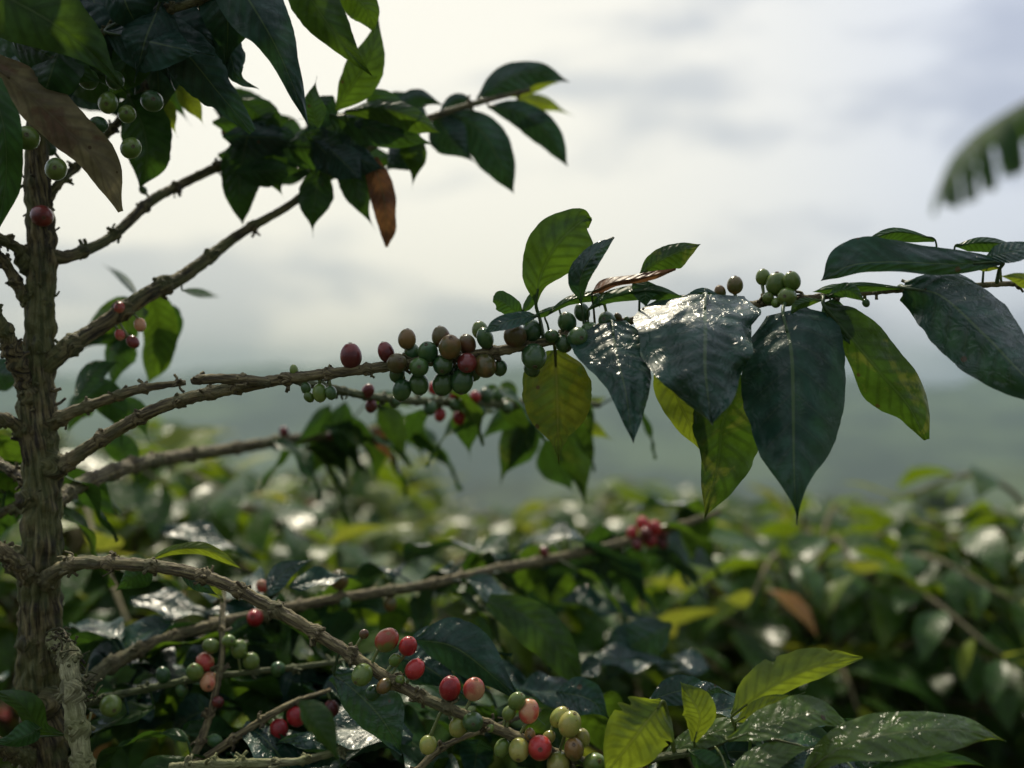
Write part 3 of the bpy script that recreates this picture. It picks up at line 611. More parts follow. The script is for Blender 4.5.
def spray(br, n, s0, s1, Lr=(.075, .12), mats=('wet', 'wet', 'mid', 'dark', 'green'), back=(.005, .03), zoff=(-.01, .015)):
    C = BR[br][1]
    for _ in range(n):
        c = C[int(len(C) * rg.uniform(s0, s1)) - 1]
        a = rg.uniform(0, 6.283)
        if math.sin(a) < -.55: a = -a
        d = Vector((math.cos(a), math.sin(a), rg.uniform(-.55, .3)))
        L = rg.uniform(*Lr)
        b_ = c + Vector((d.x, d.y, 0)).normalized() * rg.uniform(*back) + Vector((0, 0, rg.uniform(*zoff)))
        leaf3d(br, b_, d, L, L * rg.uniform(.17, .23), rg.choice(mats), rg.uniform(.5, 1.9), rg.uniform(-.6, .6))
spray('cross', 40, .15, 1.0)
spray('thin1', 22, .3, 1.0, back=(.01, .06), zoff=(-.04, .0))
spray('thin3', 16, .2, 1.0, back=(.01, .08), zoff=(-.05, -.01))
spray('thin5', 18, .0, 1.0, back=(.02, .12), zoff=(-.04, .0))
spray('thin4', 12, .2, 1.0, back=(.02, .1), zoff=(-.04, -.01))
for (br, px, py, Y, dx, dy, dz, L, ro, mt) in [('low', 402, 646, .74, 1, .1, .05, .075, .42, 'wet'), ('cross', 205, 612, .84, 1, .2, .0, .07, .35, 'wet'), ('cross', 590, 660, .92, 1, .2, .05, .08, .35, 'wet'), ('cross', 712, 668, .98, -1, .1, .1, .06, -.35, 'wet'),
        ('thin5', 445, 612, .90, 1, .1, .1, .085, .4, 'lime'), ('end', 752, 722, .64, 1, .15, .12, .062, .4, 'wet'), ('end', 705, 712, .68, 1, .3, .1, .06, .45, 'wet'), ('end', 800, 758, .63, 1, .1, -.1, .05, .5, 'wet'),
        ('cross', 130, 600, .88, 1, .1, -.1, .08, .4, 'wet'), ('low', 290, 588, .78, 1, .3, .3, .05, .5, 'wet'), ('low', 330, 600, .90, 1, .3, -.1, .07, .4, 'mid'), ('thin5', 520, 690, .80, 1, .4, -.1, .08, .5, 'wet'), ('thin5', 440, 650, .80, 1, .3, -.4, .10, .5, 'dark'),
        ('cross', 560, 600, 1.0, 1, .3, -.1, .09, .4, 'wet'), ('cross', 160, 530, .95, 1, .3, -.2, .09, .4, 'wet'), ('cross', 90, 560, .92, 1, .2, -.2, .08, .3, 'green'), ('thin3', 120, 720, .82, 1, .2, .2, .09, .4, 'wet'), ('thin3', 230, 700, .80, 1, .2, -.3, .08, .4, 'green'), ('thin5', 330, 715, .76, 1, .3, .1, .07, .4, 'wet')]:
    leaf3d(br, P(px, py, Y), Vector((dx, dy, dz)), L, L * .22, mt, .35, ro, pet=False)
spray('end', 30, .1, 1.0, Lr=(.06, .10), mats=('wet', 'midwet', 'limewet', 'lime', 'limewet'), back=(.01, .10), zoff=(-.035, -.004))
spray('back', 18, .62, 1.0, Lr=(.06, .10), mats=('mid', 'green', 'mid', 'patchy'))
spray('sec', 9, .35, 1.0, Lr=(.05, .085), mats=('mid', 'green', 'mid', 'patchy'))
for a_ in [((140, 318), (112, 330), (78, 352), 20), ((160, 300), (166, 330), (160, 378), 16), ((128, 330), (115, 360), (112, 395), 17), ((95, 395), (75, 410), (66, 440), 14), ((110, 405), (135, 415), (150, 445), 14), ((100, 440), (125, 455), (140, 490), 15), ((75, 480), (95, 500), (125, 520), 15)]:
    leaf('spur1', sp(a_[0], a_[1], a_[2], Y=.88), a_[3], a_[3] * .9, 'mid', 25, 30, pet=False)
spray('l8', 5, .2, 1.0); spray('l5', 4, .3, 1.0, mats=('mid', 'green'))
# shaded leaves lower in the tree
spray('cross', 16, .02, .5, back=(.05, .2), zoff=(-.10, -.02))

# ------------------------------------------------------------------ cherries
def cherry_mesh(el):
    mb = MB(); n, m = 14, 20; vs = []; uvs = []
    for i in range(n + 1):
        a = math.pi * i / n; r = math.sin(a); z = -math.cos(a)
        if z > .93: r *= .95
        z2 = z * el
        if i >= n - 1: z2 -= .05
        if i == n: z2 -= .06
        r = r * (1 - .05 * z)
        for j in range(m):
            b = 2 * math.pi * j / m
            vs.append(Vector((r * math.cos(b) + 1e-5 * math.cos(b), r * math.sin(b) + 1e-5 * math.sin(b), z2))); uvs.append((j / m, .03 + .96 * i / n))
    fs = []
    for i in range(n):
        for j in range(m): fs.append((i * m + j, i * m + (j + 1) % m, (i + 1) * m + (j + 1) % m, (i + 1) * m + j))
    mb.add(vs, fs, uvs)
    # calyx ring
    b = len(mb.v); k = 12; vs = []; fs = []
    for i in range(k):
        a = 2 * math.pi * i / k
        for j in range(5):
            c = 2 * math.pi * j / 5
            vs.append(Vector(((.15 + .035 * math.cos(c)) * math.cos(a), (.15 + .035 * math.cos(c)) * math.sin(a), el * .99 - .02 + .03 * math.sin(c))))
    for i in range(k):
        for j in range(5): fs.append((i * 5 + j, ((i + 1) % k) * 5 + j, ((i + 1) % k) * 5 + (j + 1) % 5, i * 5 + (j + 1) % 5))
    mb.add(vs, fs, [(.5, .99)] * len(vs))
    return mb
def cherries(br, items, front=.5):
    o, C = BR[br]; L = []
    for it in items:
        px, py, r = it[:3]; col = it[3]; el = it[4] if len(it) > 4 else 1.13 + .17 * ((it[0] * 7 + it[1] * 3) % 10) / 10; dyy = it[5] if len(it) > 5 else None
        c2 = min(C, key=lambda c: (c.x / c.y * F + CX - px) ** 2 + ((CZ - c.z) / c.y * F + CY - py) ** 2)
        d = math.hypot(c2.x / c2.y * F + CX - px, (CZ - c2.z) / c2.y * F + CY - py)
        Y = c2.y; rm = r * Y / F
        if dyy is not None: Y += dyy
        elif d < r * 1.1: Y += -rm * 1.1
        L.append([px, py, rm, col, el, Y, c2])
    for _ in range(12):
        for i in range(len(L)):
            for j in range(i):
                a, b = L[i], L[j]; pa, pb = P(a[0], a[1], a[5]), P(b[0], b[1], b[5])
                dd = (pa - pb).length; mn = (a[2] + b[2]) * .92
                if dd < mn:
                    s = (mn - dd) * .4 * (1 if a[5] > b[5] else -1); a[5] += s; b[5] -= s
    for (px, py, rm, col, el, Y, c2) in L:
        c = P(px, py, Y); ax = (c - c2)
        ax = ax.normalized() if ax.length > 1e-4 else Vector((0, -1, 0))
        rgc = random.Random(int(px * 7 + py)); ax = (ax + Vector((rgc.uniform(-.35, .35), rgc.uniform(-.5, .1), rgc.uniform(-.35, .35)))).normalized()
        mb = cherry_mesh(el)
        q = Vector((0, 0, 1)).rotation_difference(ax)
        sc = rm * rgc.uniform(.96, 1.04)
        sq = rgc.uniform(.93, 1.05)
        mb.v = [c + q @ Vector((v[0] * sc * sq, v[1] * sc / sq, v[2] * sc)) for v in mb.v]
        base = c - ax * sc * el
        if (base - c2).length < .05:
            k = len(mb.v); tube(mb, [c2, c2.lerp(base, .5) + Vector((0, 0, .0006)), base + ax * sc * .15], [.0011, .0009, .0012], 6, step=.002)
            for q2 in range(k, len(mb.v)): mb.uv[q2] = (.5, 0.0)
        mb.build('cherry', CM[col], o, c)
cherries('main', [(351, 356, 11.5, 'd'), (386, 352, 8.5, 'd'), (397, 363, 10, 'n'), (407, 339, 9, 'o', 1.2), (441, 337, 9, 'n'), (450, 347, 11.5, 'o'), (428, 352, 10, 'k'),
    (412, 352, 8, 'k'), (419, 367, 10, 'k'), (397, 374, 8, 'k'), (402, 390, 9.5, 'k'), (419, 384, 9.5, 'k'), (443, 365, 10, 'k'), (443, 384, 10.5, 'k'), (462, 381, 11, 'k'), (467, 344, 9, 'n'),
    (467, 363, 10, 'd'), (485, 366, 11, 'o'), (480, 330, 8.5, 'g'), (485, 338, 9, 'k'), (515, 336, 11, 'n'), (532, 331, 10, 'k'), (534, 357, 12, 'k'), (532, 369, 8, 'k'), (500, 368, 7, 'k'), (453, 372, 9, 'k'), (474, 372, 8, 'k'),
    (582, 312, 9, 'k'), (567, 322, 9, 'k'), (607, 321, 9, 'k'), (618, 317, 4, 'o'), (627, 320, 3.5, 'k'), (578, 338, 11, 'k'), (564, 344, 9, 'k'), (590, 330, 9, 'k'), (552, 336, 7, 'k'), (294, 370, 4.5, 'g'), (309, 397, 5, 'g'), (320, 393, 7.5, 'g'), (331, 393, 6, 'k'), (306, 388, 5, 'k'),
    (735, 285, 8.5, 'o'), (720, 292, 6, 'o'), (763, 277, 7.5, 'g'), (777, 284, 11.5, 'g', 1.1), (792, 281, 8, 'g'), (787, 297, 9.5, 'g'), (768, 298, 6, 'g'), (776, 303, 5, 'g'), (866, 303, 4, 'k'), (600, 292, 0.01 + 4, 'o')])
cherries('sec', [(368, 391, 6.5, 'd'), (371, 406, 6, 'd'), (440, 415, 6, 'r'), (459, 418, 6, 'r'), (455, 395, 6, 'r'), (434, 388, 6, 'r'), (475, 397, 6, 'r'), (430, 408, 7, 'k'), (470, 412, 7, 'k'), (395, 402, 6, 'k'), (485, 396, 7, 'k'), (480, 412, 6, 'k'), (498, 395, 6, 'k'), (455, 405, 7, 'k'), (507, 408, 6, 'k')])
cherries('low', [(387, 640, 11, 'b', 1.22), (408, 646, 9, 'r', 1.2), (415, 669, 10, 'r'), (362, 675, 10, 'g'), (384, 686, 7.5, 'o'), (373, 693, 8, 'k'), (450, 688, 10.5, 'r'), (474, 689, 11, 'p'), (364, 634, 4.5, 'n'), (458, 727, 9, 'y'), (473, 722, 10.5, 'k'),
    (428, 745, 8.5, 'y'), (502, 748, 8, 'g'), (519, 750, 10.5, 'y'), (517, 701, 8, 'g', 1.25), (529, 711, 10, 'p'), (509, 713, 7, 'g'), (560, 717, 9.5, 'y', 1.3), (570, 724, 12, 'y', 1.2), (574, 749, 11, 'o'), (582, 738, 8, 'y'), (540, 748, 12.5, 'r'), (549, 737, 6.5, 'y'), (558, 764, 11.5, 'y'), (595, 764, 11, 'g'), (400, 680, 5, 'g'), (395, 660, 6, 'g'),
    (490, 728, 4.5, 'g'), (530, 735, 6, 'o')])
cherries('thin1', [(195, 672, 8.5, 'g', 1.25), (205, 662, 9, 'p'), (209, 682, 9, 'p'), (163, 675, 7, 'k'), (111, 706, 11, 'g', 1.25), (251, 661, 8, 'g'), (278, 669, 7.5, 'k'), (239, 649, 8.5, 'g'), (182, 690, 6, 'k')])
cherries('thin2', [(211, 646, 7.5, 'g'), (229, 641, 6.5, 'g', 1.25), (218, 702, 6, 'd'), (215, 741, 7, 'k')])
cherries('thin3', [(279, 729, 8.5, 'r', 1.15), (296, 717, 9, 'r'), (331, 710, 8.5, 'd')])
cherries('cross', [(255, 618, 8.5, 'r'), (632, 533, 6, 'r'), (643, 524, 7, 'r'), (655, 528, 7, 'r'), (650, 540, 7, 'r'), (662, 543, 6, 'd'), (637, 545, 6, 'd'), (646, 533, 6, 'd'), (664, 534, 5, 'd'), (339, 580, 9, 'o'), (390, 604, 7, 'o'), (345, 604, 6, 'k'), (544, 552, 5, 'd'), (262, 586, 6, 'p')])
cherries('up1', [(226, 133, 5, 'd'), (241, 137, 4, 'd'), (143, 190, 4, 'k'), (270, 135, 5, 'k'), (282, 150, 6, 'k'), (300, 146, 6, 'k')])
cherries('up2', [(322, 155, 6, 'k'), (338, 150, 6, 'k'), (312, 168, 5, 'k'), (352, 168, 5, 'k'), (120, 308, 6, 'p'), (140, 325, 6, 'p'), (133, 342, 6, 'd'), (120, 335, 5, 'p')])
cherries('top1', [(131, 148, 9.5, 'g', 1.15, -.085), (42, 216, 11, 'd', 1.15), (56, 169, 10, 'g', 1.15, -.085), (27, 138, 10.5, 'g', 1.15, -.085), (88, 79, 9, 'k', 1.15, -.085), (108, 103, 9, 'g', 1.15, -.085), (152, 101, 10, 'k', 1.15, -.085), (127, 114, 8, 'g', 1.15, -.085), (98, 125, 8, 'k', 1.15, -.085), (70, 140, 9, 'k', 1.15, -.085), (115, 80, 8, 'k', 1.15, -.085), (48, 148, 8, 'k')])
cherries('back', [(284, 432, 5, 'd'), (330, 436, 5, 'd')])

# ------------------------------------------------------------------ background coffee bushes
def simple_leaf(mb, base, d, L, W, droop, tint, rg):
    """small coffee leaf: spine curves down, folded along the midrib"""
    d = d.normalized(); side = d.cross(Vector((0, 0, 1)))
    if side.length < .1: side = Vector((1, 0, 0))
    side = (Quaternion(d, rg.uniform(-.7, .7)) @ side.normalized()).normalized()
    prof = [(.0, .08), (.14, .6), (.35, 1), (.6, .92), (.82, .45), (1, .0)]
    vs = []; uvs = []; p = base.copy(); prev = 0; dd = d.copy(); fold = rg.uniform(-.1, .35); wv = rg.uniform(0, 6)
    for (s, w) in prof:
        p = p + dd * L * (s - prev); dd = (dd + Vector((0, 0, -droop * (s - prev)))).normalized(); prev = s
        nrm = side.cross(dd).normalized()
        for t in (-1, -.5, 0, .5, 1):
            up = abs(t) * fold * W * w + .08 * W * math.sin(s * 9 + wv + t) * abs(t)
            vs.append(p + side * (t * W * w) + nrm * up); uvs.append(((t + 1) / 2, s))
    fs = []
    for i in range(len(prof) - 1):
        for j in range(4): fs.append((i * 5 + j, i * 5 + j + 1, (i + 1) * 5 + j + 1, (i + 1) * 5 + j))
    mb.add(vs, fs, uvs, tint)

def make_bush(seed, H, Rad, nb, name='coffee_bush', young=.2, low=.25, leafL=.12):
    rg = random.Random(seed)
    root = empty(name, (0, 0, 0))
    st = MB(); lf = MB(); clusters = []
    tube(st, [Vector((0, 0, -.15)), Vector((.02, .01, H * .5)), Vector((0, 0, H * .93))], [.018, .012, .004], 8, .2, seed, step=.04)
    for k in range(nb):
        z = H * (low + (.94 - low) * (k + rg.random()) / nb); a = k * 2.4 + rg.uniform(-.4, .4)
        f = (z / H - low) / (1 - low)
        Lb = Rad * (1.05 - .62 * f ** 1.6) * rg.uniform(.75, 1.12)
        out = Vector((math.cos(a), math.sin(a), 0)); rise = rg.uniform(.1, .45) + f * .55
        p0 = Vector((0, 0, z)); p1 = p0 + out * Lb * .5 + Vector((0, 0, Lb * rise * .6)); p2 = p0 + out * Lb + Vector((0, 0, Lb * (rise * .6 - .12)))
        C = catmull([p0, p1, p2], 10)
        tube(st, [p0, p1, p2], [.006, .0045, .002], 5, step=Lb / 8)
        nl = int(Lb / .048)
        for q in range(1, nl + 1):
            s = q / nl
            if s < .18: continue
            c = C[min(10, int(s * 10))].lerp(C[min(10, int(s * 10) + 1)], s * 10 % 1)
            tg = (C[min(10, int(s * 10) + 1)] - C[max(0, int(s * 10) - 1)]).normalized()
            sd = tg.cross(Vector((0, 0, 1))).normalized()
            for sg in (-1, 1):
                if rg.random() < .12: continue
                dr = (sd * sg * rg.uniform(.6, 1.1) + tg * rg.uniform(.2, .9) + Vector((0, 0, rg.uniform(-.35, .35)))).normalized()
                L = leafL * rg.uniform(.7, 1.2) * (1 if s < .85 else .72)
                ti = rg.random() * .62 + (young if s > .8 else 0) + (.35 if rg.random() < .16 else 0)
                if rg.random() < .003: ti = 1.0
                simple_leaf(lf, c + dr * .01, dr, L, L * .21, rg.uniform(.5, 2.6), min(ti, 1), rg)
            if rg.random() < .022 and s < .75: clusters.append((c, tg))
        simple_leaf(lf, p2, (out + Vector((0, 0, .5))), leafL * .8, leafL * .15, .5, .8, rg)
    st.build('stem', M['branch'], root)
    lf.build('foliage', M['bush'], root, tint=True)
    for (c, tg) in clusters[:12]:
        cb = MB(); col = rg.choice(['r', 'r', 'd', 'g', 'p'])
        for _ in range(rg.randint(5, 9)):
            e = cherry_mesh(1.1); off = Vector((rg.uniform(-1, 1), rg.uniform(-1, 1), rg.uniform(-1, 1))).normalized() * .012 + tg * rg.uniform(-.01, .01)
            e.v = [c + off + Vector(v) * .0075 for v in e.v]; cb.add(e.v, e.f, e.uv)
        cb.build('cherry_cluster', CM[col], root, c)
    return root
def children(o): return [c for c in bpy.data.objects if c.parent == o]
def copy_tree(o, parent=None):
    c = o.copy(); COL.objects.link(c); c.parent = parent
    for ch in children(o): copy_tree(ch, c)
    return c

def ground_h(x, y):
    r = max(0, y - 1.8)
    h = -.118 * r if r < 200 else -23.6
    if y > 40: h = h * 1.0
    # valley floor then the opposite hillside
    if y > 120:
        t = min(1, (y - 120) / 120.0); h = h * (1 - t) + (-28) * t
    if y > 240:
        t = min(1, (y - 240) / 340.0); t = t * t * (3 - 2 * t)
        crest = 5 + 13 * noise.noise(Vector((x / 230, 1.7, 0))) + 7 * noise.noise(Vector((x / 70, 4.1, 0))) + max(0, -x) * .012
        h = -28 + t * (crest + 28)
        h += t * (5 * noise.noise(Vector((x / 28, y / 28, 0))) + 3.0 * noise.noise(Vector((x / 11, y / 11, 3))))
    h += 13 * math.exp(-((x - 92) / 52) ** 2 - ((y - 185) / 40) ** 2) + 12 * math.exp(-((x + 70) / 45) ** 2 - ((y - 200) / 45) ** 2) + 9 * math.exp(-((x - 8) / 28) ** 2 - ((y - 165) / 30) ** 2)
    if y > 110: h += min(1, (y - 110) / 40) * 2.5 * noise.noise(Vector((x / 9, y / 14, 7)))
    if y > 590: h -= (y - 590) * .25
    if y < 0: h = 0 - .02 * y
    h += .04 * noise.noise(Vector((x * .8, y * .8, 0)))
    return h

protos = [make_bush(101, 1.30, .60, 100), make_bush(202, 1.22, .62, 96, young=.35), make_bush(303, 1.38, .56, 104, young=.1)]
# (x, y, scale/top height, proto, rotation, label)
GR = 'coffee bushes in the plantation behind the branches'
B = [
 (-.62, 1.50, 1.36, 0, 0.3, 'coffee bush close behind the knobbly trunk at the left edge'),
 (-.20, 1.42, 1.20, 1, 1.1, 'coffee bush under the crossing branch, left of the bottom centre'),
 (.16, 1.62, 1.16, 2, 5.0, 'coffee bush behind the cluster of green, yellow and red cherries at the bottom centre'),
 (.44, 1.62, 1.24, 0, 2.0, 'coffee bush right behind the bright yellow-green shoot at the bottom'),
 (.84, 1.60, 1.28, 2, 0.7, 'dense coffee bush filling the lower right corner with dark gaps between its leaves'),
 (-1.00, 2.45, 1.40, 2, 4.1, 'coffee bush glimpsed left of the trunk, behind its stubby twigs'),
 (-.46, 2.20, 1.35, 2, 3.3, 'coffee bush rising dark beneath the blurred bare branch, left of centre'),
 (.14, 2.45, 1.25, 1, 5.2, 'coffee bush in the second row, below the leaf spray with yellow tips'),
 (.66, 2.25, 1.24, 0, 4.2, 'coffee bush with pale shining leaves straight below the largest hanging leaf'),
 (1.22, 2.3, 1.18, 1, 2.7, 'coffee bush in the second row at the right edge of the view'),
]
used = set()
def place(b, label, group):
    x, y, top, pi, rz = b[:5]
    Hs = [1.30, 1.22, 1.38][pi]
    g = ground_h(x, y)
    o = protos[pi] if pi not in used else copy_tree(protos[pi])
    used.add(pi)
    s = top / Hs * (1.0 if y < 3 else .90)
    o.location = (x, y, g); o.rotation_euler.z = rz; o.scale = (max(s, .9), max(s, .9), s)
    tag(o, label, 'bush', group)
    return o
for b in B: place(b, b[5], GR)
rg = random.Random(77)
for row, (y, n) in enumerate([(3.7, 5), (5.0, 6), (6.8, 7), (9, 8), (12, 9), (16, 10), (21, 11)]):
    for i in range(n):
        hw = y * .52
        x = -hw + (i + .5 + rg.uniform(-.25, .25)) * 2 * hw / n; yy = y + rg.uniform(-.5, .5)
        place((x, yy, rg.uniform(1.0, 1.52) + (.16 if x < -.1 * yy else 0), rg.randrange(3), rg.uniform(0, 6)),
              'blurred coffee bush in the far plantation rows that run down towards the misty valley', 'far coffee bushes sloping to the valley')

# ------------------------------------------------------------------ shade trees far down the slope
def make_tree(seed, H, name='shade_tree'):
    rg = random.Random(seed); root = empty(name, (0, 0, 0)); tb = MB(); fb = MB()
    tube(tb, [Vector((0, 0, -.5)), Vector((.1, 0, H * .35)), Vector((0, .1, H * .8))], [.16, .11, .04], 8, .1, seed, step=.3)
    blobs = []
    for k in range(14):
        a = rg.uniform(0, 6.28); z = H * rg.uniform(.42, .9); r = H * rg.uniform(.12, .34)
        c = Vector((math.cos(a) * r, math.sin(a) * r, z)); blobs.append((c, H * rg.uniform(.10, .17)))
        tube(tb, [Vector((0, 0, z * .6)), Vector((c.x * .5, c.y * .5, z * .85)), c], [.06, .04, .015], 5, step=.4)
    blobs.append((Vector((0, 0, H * .92)), H * .13))
    for (c, r) in blobs:
        for _ in range(150):
            v = Vector((rg.gauss(0, 1), rg.gauss(0, 1), rg.gauss(0, .7))).normalized() * r * rg.uniform(.55, 1.1)
            simple_leaf(fb, c + v, v + Vector((rg.uniform(-.1, .1), rg.uniform(-.1, .1), .1)), rg.uniform(.25, .5), .12, 1.0, rg.random() * .7, rg)
    tb.build('trunk', M['bark'], root); fb.build('crown', M['bush'], root, tint=True)
    return root
tps = [make_tree(1, 4.6), make_tree(2, 5.4)]
TR = [(150, 436, 20, 0, 'round-crowned shade tree faint in the haze at the left, past the trunk'),
      (935, 486, 48, 1, 'shade tree in the haze down the slope below the big wet leaf at the right'),
      (10, 425, 30, 1, 'hazy shade tree at the far left seen behind the trunk')]
for i, (px, pt, y, k, lb) in enumerate(TR):
    o = tps[k] if i in (0, 1) else copy_tree(tps[k])
    top = P(px, pt, y); gz = ground_h(top.x, y); s = (top.z - gz) / [4.6, 5.4][k] * .97
    o.location = (top.x, y, gz); o.scale = (s * 1.3, s * 1.3, s); o.rotation_euler.z = i * 1.3
    tag(o, lb, 'tree', 'shade trees down the valley side')

# ------------------------------------------------------------------ banana plant at the right, mostly outside the frame
ban = leaf_mat('banana_leaf', (.016, .06, .018), (.03, .075, .02), (.12, .22, .02), .34, 0, rough=.75)
m, t = new_mat('banana_stem'); o_ = t.new('ShaderNodeOutputMaterial'); bs = t.new('ShaderNodeBsdfPrincipled'); tc = t.new('ShaderNodeTexCoord')
t.link(t.mix(t.ramp(t.noise(t.vmul(tc.outputs['Object'], (14, 14, 1.2)), 1.5, 4), .4, .65), (.12, .15, .05), (.16, .10, .05)), bs.inputs['Base Color']); bs.inputs['Roughness'].default_value = .6
t.link(bs.outputs[0], o_.inputs[0]); M['bstem'] = m
bx, by = 4.35, 5.3
bp = empty('banana_plant', (bx, by, ground_h(bx, by)), 'banana plant whose torn frond tip hangs blurred against the sky at the upper right', 'banana plant')
mb = MB(); g0 = ground_h(bx, by)
tube(mb, [Vector((bx, by, g0 - .1)), Vector((bx + .03, by, 1.2)), Vector((bx, by, 2.5))], [.13, .11, .07], 20, .06, 2, step=.05)
mb.build('pseudostem', M['bstem'], bp, (bx, by, g0))
def frond(pts, W, seed):
    """midrib + torn lamina strips hanging from it"""
    rg = random.Random(seed); C = catmull(pts, 120); fb = MB(); rb = MB()
    tube(rb, pts, [.028, .018, .012, .008, .004][:len(pts)] + [.004] * max(0, len(pts) - 5), 8, step=.05)
    L = 120; i = 22
    while i < L - 1:
        n = rg.choice([2, 3, 4, 6]); n = min(n, L - i)
        for sg in (-1, 1):
            gap = rg.uniform(0, .3); hang = rg.uniform(1.5, 2.4)
            rows = []
            for q in range(n + 1):
                s = (i + q) / L; c = C[min(L, i + q)]; tg = (C[min(L, i + q + 1)] - C[max(0, i + q - 1)]).normalized()
                sd = tg.cross(Vector((0, 0, 1))).normalized() * sg
                w = W * min(1, (s - .15) * 5) * (1 - max(0, (s - .72) / .28) ** 2.2 * .75)
                row = []; p = c.copy(); d = (sd + tg * .28 + Vector((0, 0, .1))).normalized()
                for k in range(9):
                    row.append(p.copy() + tg * ((q / n - .5) * -gap * .06 * k / 8)); p = p + d * w / 8; d = (d + Vector((0, 0, -hang * .16))).normalized()
                rows.append(row)
            vs = [p for r_ in rows for p in r_]; uvs = [(.05 + .4 * k / 8, (i + q) / L) for q in range(n + 1) for k in range(9)]
            fs = [(q * 9 + k, q * 9 + k + 1, (q + 1) * 9 + k + 1, (q + 1) * 9 + k) for q in range(n) for k in range(8)]
            fb.add(vs, fs, uvs)
        i += n
    f = fb.build('leaf', ban, bp, pts[0]); rb.build('midrib', M['bstem'], f, pts[0])
tipw = P(938, 192, 4.9)
frond([Vector((bx, by, 2.45)), Vector((3.85, 5.2, 3.05)), P(1120, 60, 5.0), P(1030, 100, 4.95), P(972, 142, 4.9), tipw], .40, 4)
for k, (dx, dy, zt, s) in enumerate([(1.5, .6, 3.6, 5), (.9, 1.6, 3.9, 6), (.6, -1.3, 3.4, 7), (1.7, -.7, 3.0, 8)]):
    b0 = Vector((bx, by, 2.45)); e = Vector((bx + dx, by + dy, zt - .9)); mid = b0.lerp(e, .45) + Vector((0, 0, 1.1))
    frond([b0, b0.lerp(mid, .5) + Vector((0, 0, .25)), mid, mid.lerp(e, .5) + Vector((0, 0, .25)), e], .3, s)

# ------------------------------------------------------------------ ground and hills
def axis(lo, hi, fine, grow):
    a = [0.0]; st = fine
    while a[-1] < hi: a.append(a[-1] + st); st = min(st * grow, 14)
    b = [0.0]; st = fine
    while b[-1] > lo: b.append(b[-1] - st); st = min(st * grow, 14)
    return sorted(set(a + b))
gm, t = new_mat('earth_and_grass'); o_ = t.new('ShaderNodeOutputMaterial'); bs = t.new('ShaderNodeBsdfPrincipled'); tc = t.new('ShaderNodeTexCoord')
ob = tc.outputs['Object']
c = t.mix(t.ramp(t.noise(ob, 1.3, 6), .42, .62), (.06, .042, .025), (.035, .06, .02))
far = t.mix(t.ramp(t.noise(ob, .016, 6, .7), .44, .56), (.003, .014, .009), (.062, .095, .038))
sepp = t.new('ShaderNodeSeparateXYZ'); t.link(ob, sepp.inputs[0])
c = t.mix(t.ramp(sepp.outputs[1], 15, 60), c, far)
t.link(c, bs.inputs['Base Color']); bs.inputs['Roughness'].default_value = .95
t.link(t.bump(t.noise(ob, 9, 6), .6, .05), bs.inputs['Normal']); t.link(bs.outputs[0], o_.inputs[0])
xs = axis(-560, 560, .5, 1.07); ys = [y for y in axis(-30, 680, .5, 1.05)]
mb = MB(); vs = [Vector((x, y, ground_h(x, y))) for y in ys for x in xs]; nx = len(xs)
mb.add(vs, [(j * nx + i, j * nx + i + 1, (j + 1) * nx + i + 1, (j + 1) * nx + i) for j in range(len(ys) - 1) for i in range(nx - 1)], [(v.x, v.y) for v in vs])
g = mb.build('ground', gm); tag(g, kind='structure')

# haze: closed volume round camera and scene, below the sky
zmin = min(v.z for v in vs) - 1; zmax = max(max(v.z for v in vs), 8) + 4
HB = (xs[0] - 30, xs[-1] + 30, ys[0] - 30, ys[-1] + 30)
hv = [Vector((x, y, z)) for z in (zmin, zmax) for y in (HB[2], HB[3]) for x in (HB[0], HB[1])]
mb = MB(); mb.add(hv, [(0, 2, 3, 1), (4, 5, 7, 6), (0, 1, 5, 4), (2, 6, 7, 3), (0, 4, 6, 2), (1, 3, 7, 5)], [(0, 0)] * 8)
hm = bpy.data.materials.new('haze_air'); hm.use_nodes = True; hm.node_tree.nodes.clear(); t = NT(hm)
ho = t.new('ShaderNodeOutputMaterial'); pv = t.new('ShaderNodeVolumePrincipled')
pv.inputs['Color'].default_value = (.275, .375, .385, 1); pv.inputs['Density'].default_value = .0018; pv.inputs['Anisotropy'].default_value = .35
t.link(pv.outputs[0], ho.inputs['Volume'])
hz = mb.build('haze', hm, smooth=False); tag(hz, kind='stuff', label='pale humid air filling the valley', cat='haze')

for o in bpy.data.objects:
    if 'wl' in o: del o['wl']

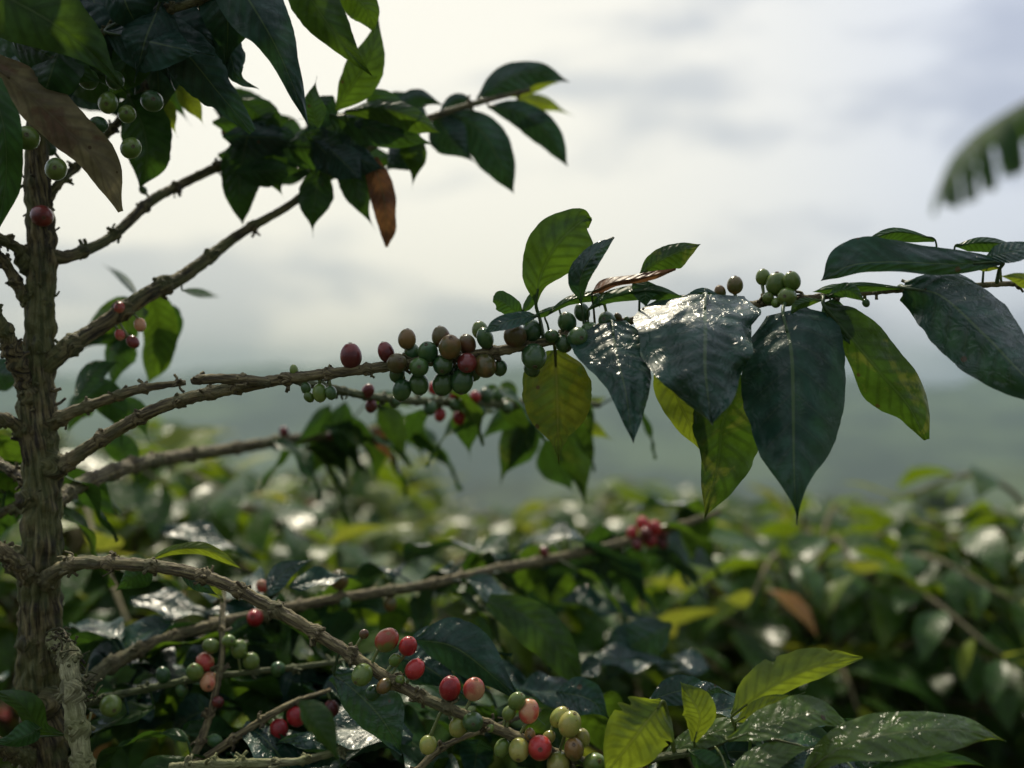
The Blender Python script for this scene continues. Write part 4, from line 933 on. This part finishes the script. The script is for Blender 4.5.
# ------------------------------------------------------------------ sky and sun
SUN_EL, SUN_AZ = 50.0, -14.0      # azimuth measured from +Y, negative = left
w = bpy.data.worlds.new('World'); S.world = w; w.use_nodes = True; w.node_tree.nodes.clear(); t = NT(w)
wo = t.new('ShaderNodeOutputWorld'); bg = t.new('ShaderNodeBackground'); bg.inputs['Strength'].default_value = .1
sky = t.new('ShaderNodeTexSky'); sky.sky_type = 'NISHITA'; sky.sun_disc = False
sky.sun_elevation = R(SUN_EL); sky.sun_rotation = R(SUN_AZ); sky.air_density = 1.4; sky.dust_density = 2.5
tc = t.new('ShaderNodeTexCoord'); dirv = tc.outputs['Generated']
sv = Vector((math.sin(R(SUN_AZ)) * math.cos(R(SUN_EL)), math.cos(R(SUN_AZ)) * math.cos(R(SUN_EL)), math.sin(R(SUN_EL))))
gv = Vector((math.sin(R(-12)) * math.cos(R(13)), math.cos(R(-12)) * math.cos(R(13)), math.sin(R(13))))
def dot(v):
    n = t.new('ShaderNodeVectorMath', operation='DOT_PRODUCT'); t.link(dirv, n.inputs[0]); n.inputs[1].default_value = v; return n.outputs['Value']
n1 = t.noise(t.vmul(dirv, (1.6, 1.6, 4.2)), 1.25, 5, .5, .4)
n2 = t.noise(t.vmul(dirv, (1.0, 1.0, 3.2)), 4.2, 5, .5, .3)
cl = t.math('ADD', t.math('MULTIPLY', n1, .6), t.math('MULTIPLY', n2, .4))
warm = t.ramp(dot(gv), .80, 1.0)
ccol = t.mix(warm, (7.7, 8.2, 9.3), (10.4, 10.1, 8.9))
gray = t.mix(warm, (5.2, 5.7, 7.1), (6.9, 7.1, 7.0))
c = t.mix(t.ramp(cl, .45, .535), gray, ccol)
front = t.ramp(dot(tuple(sv)), -.50, .70, .40, 1.0)
c = t.mix(1.0, c, front, 'MULTIPLY'); c = t.mix(1.0, c, (1.06, 1.05, 1.04), 'MULTIPLY')
c = t.mix(.90, sky.outputs[0], c)
t.link(c, bg.inputs['Color']); t.link(bg.outputs[0], wo.inputs[0])
sl = bpy.data.lights.new('sun', 'SUN'); sl.energy = 4.0; sl.angle = R(4); sl.color = (1, .90, .70)
so = bpy.data.objects.new('sun', sl); COL.objects.link(so); so.location = (0, 0, 20)
so.rotation_euler = sv.to_track_quat('Z', 'Y').to_euler()

S.view_settings.view_transform = 'Standard'; S.view_settings.look = 'None'; S.view_settings.exposure = 0; S.view_settings.gamma = 1
S.cycles.max_bounces = 6; S.cycles.diffuse_bounces = 3; S.cycles.glossy_bounces = 3; S.cycles.transmission_bounces = 3; S.cycles.volume_bounces = 1
S.cycles.use_denoising = True
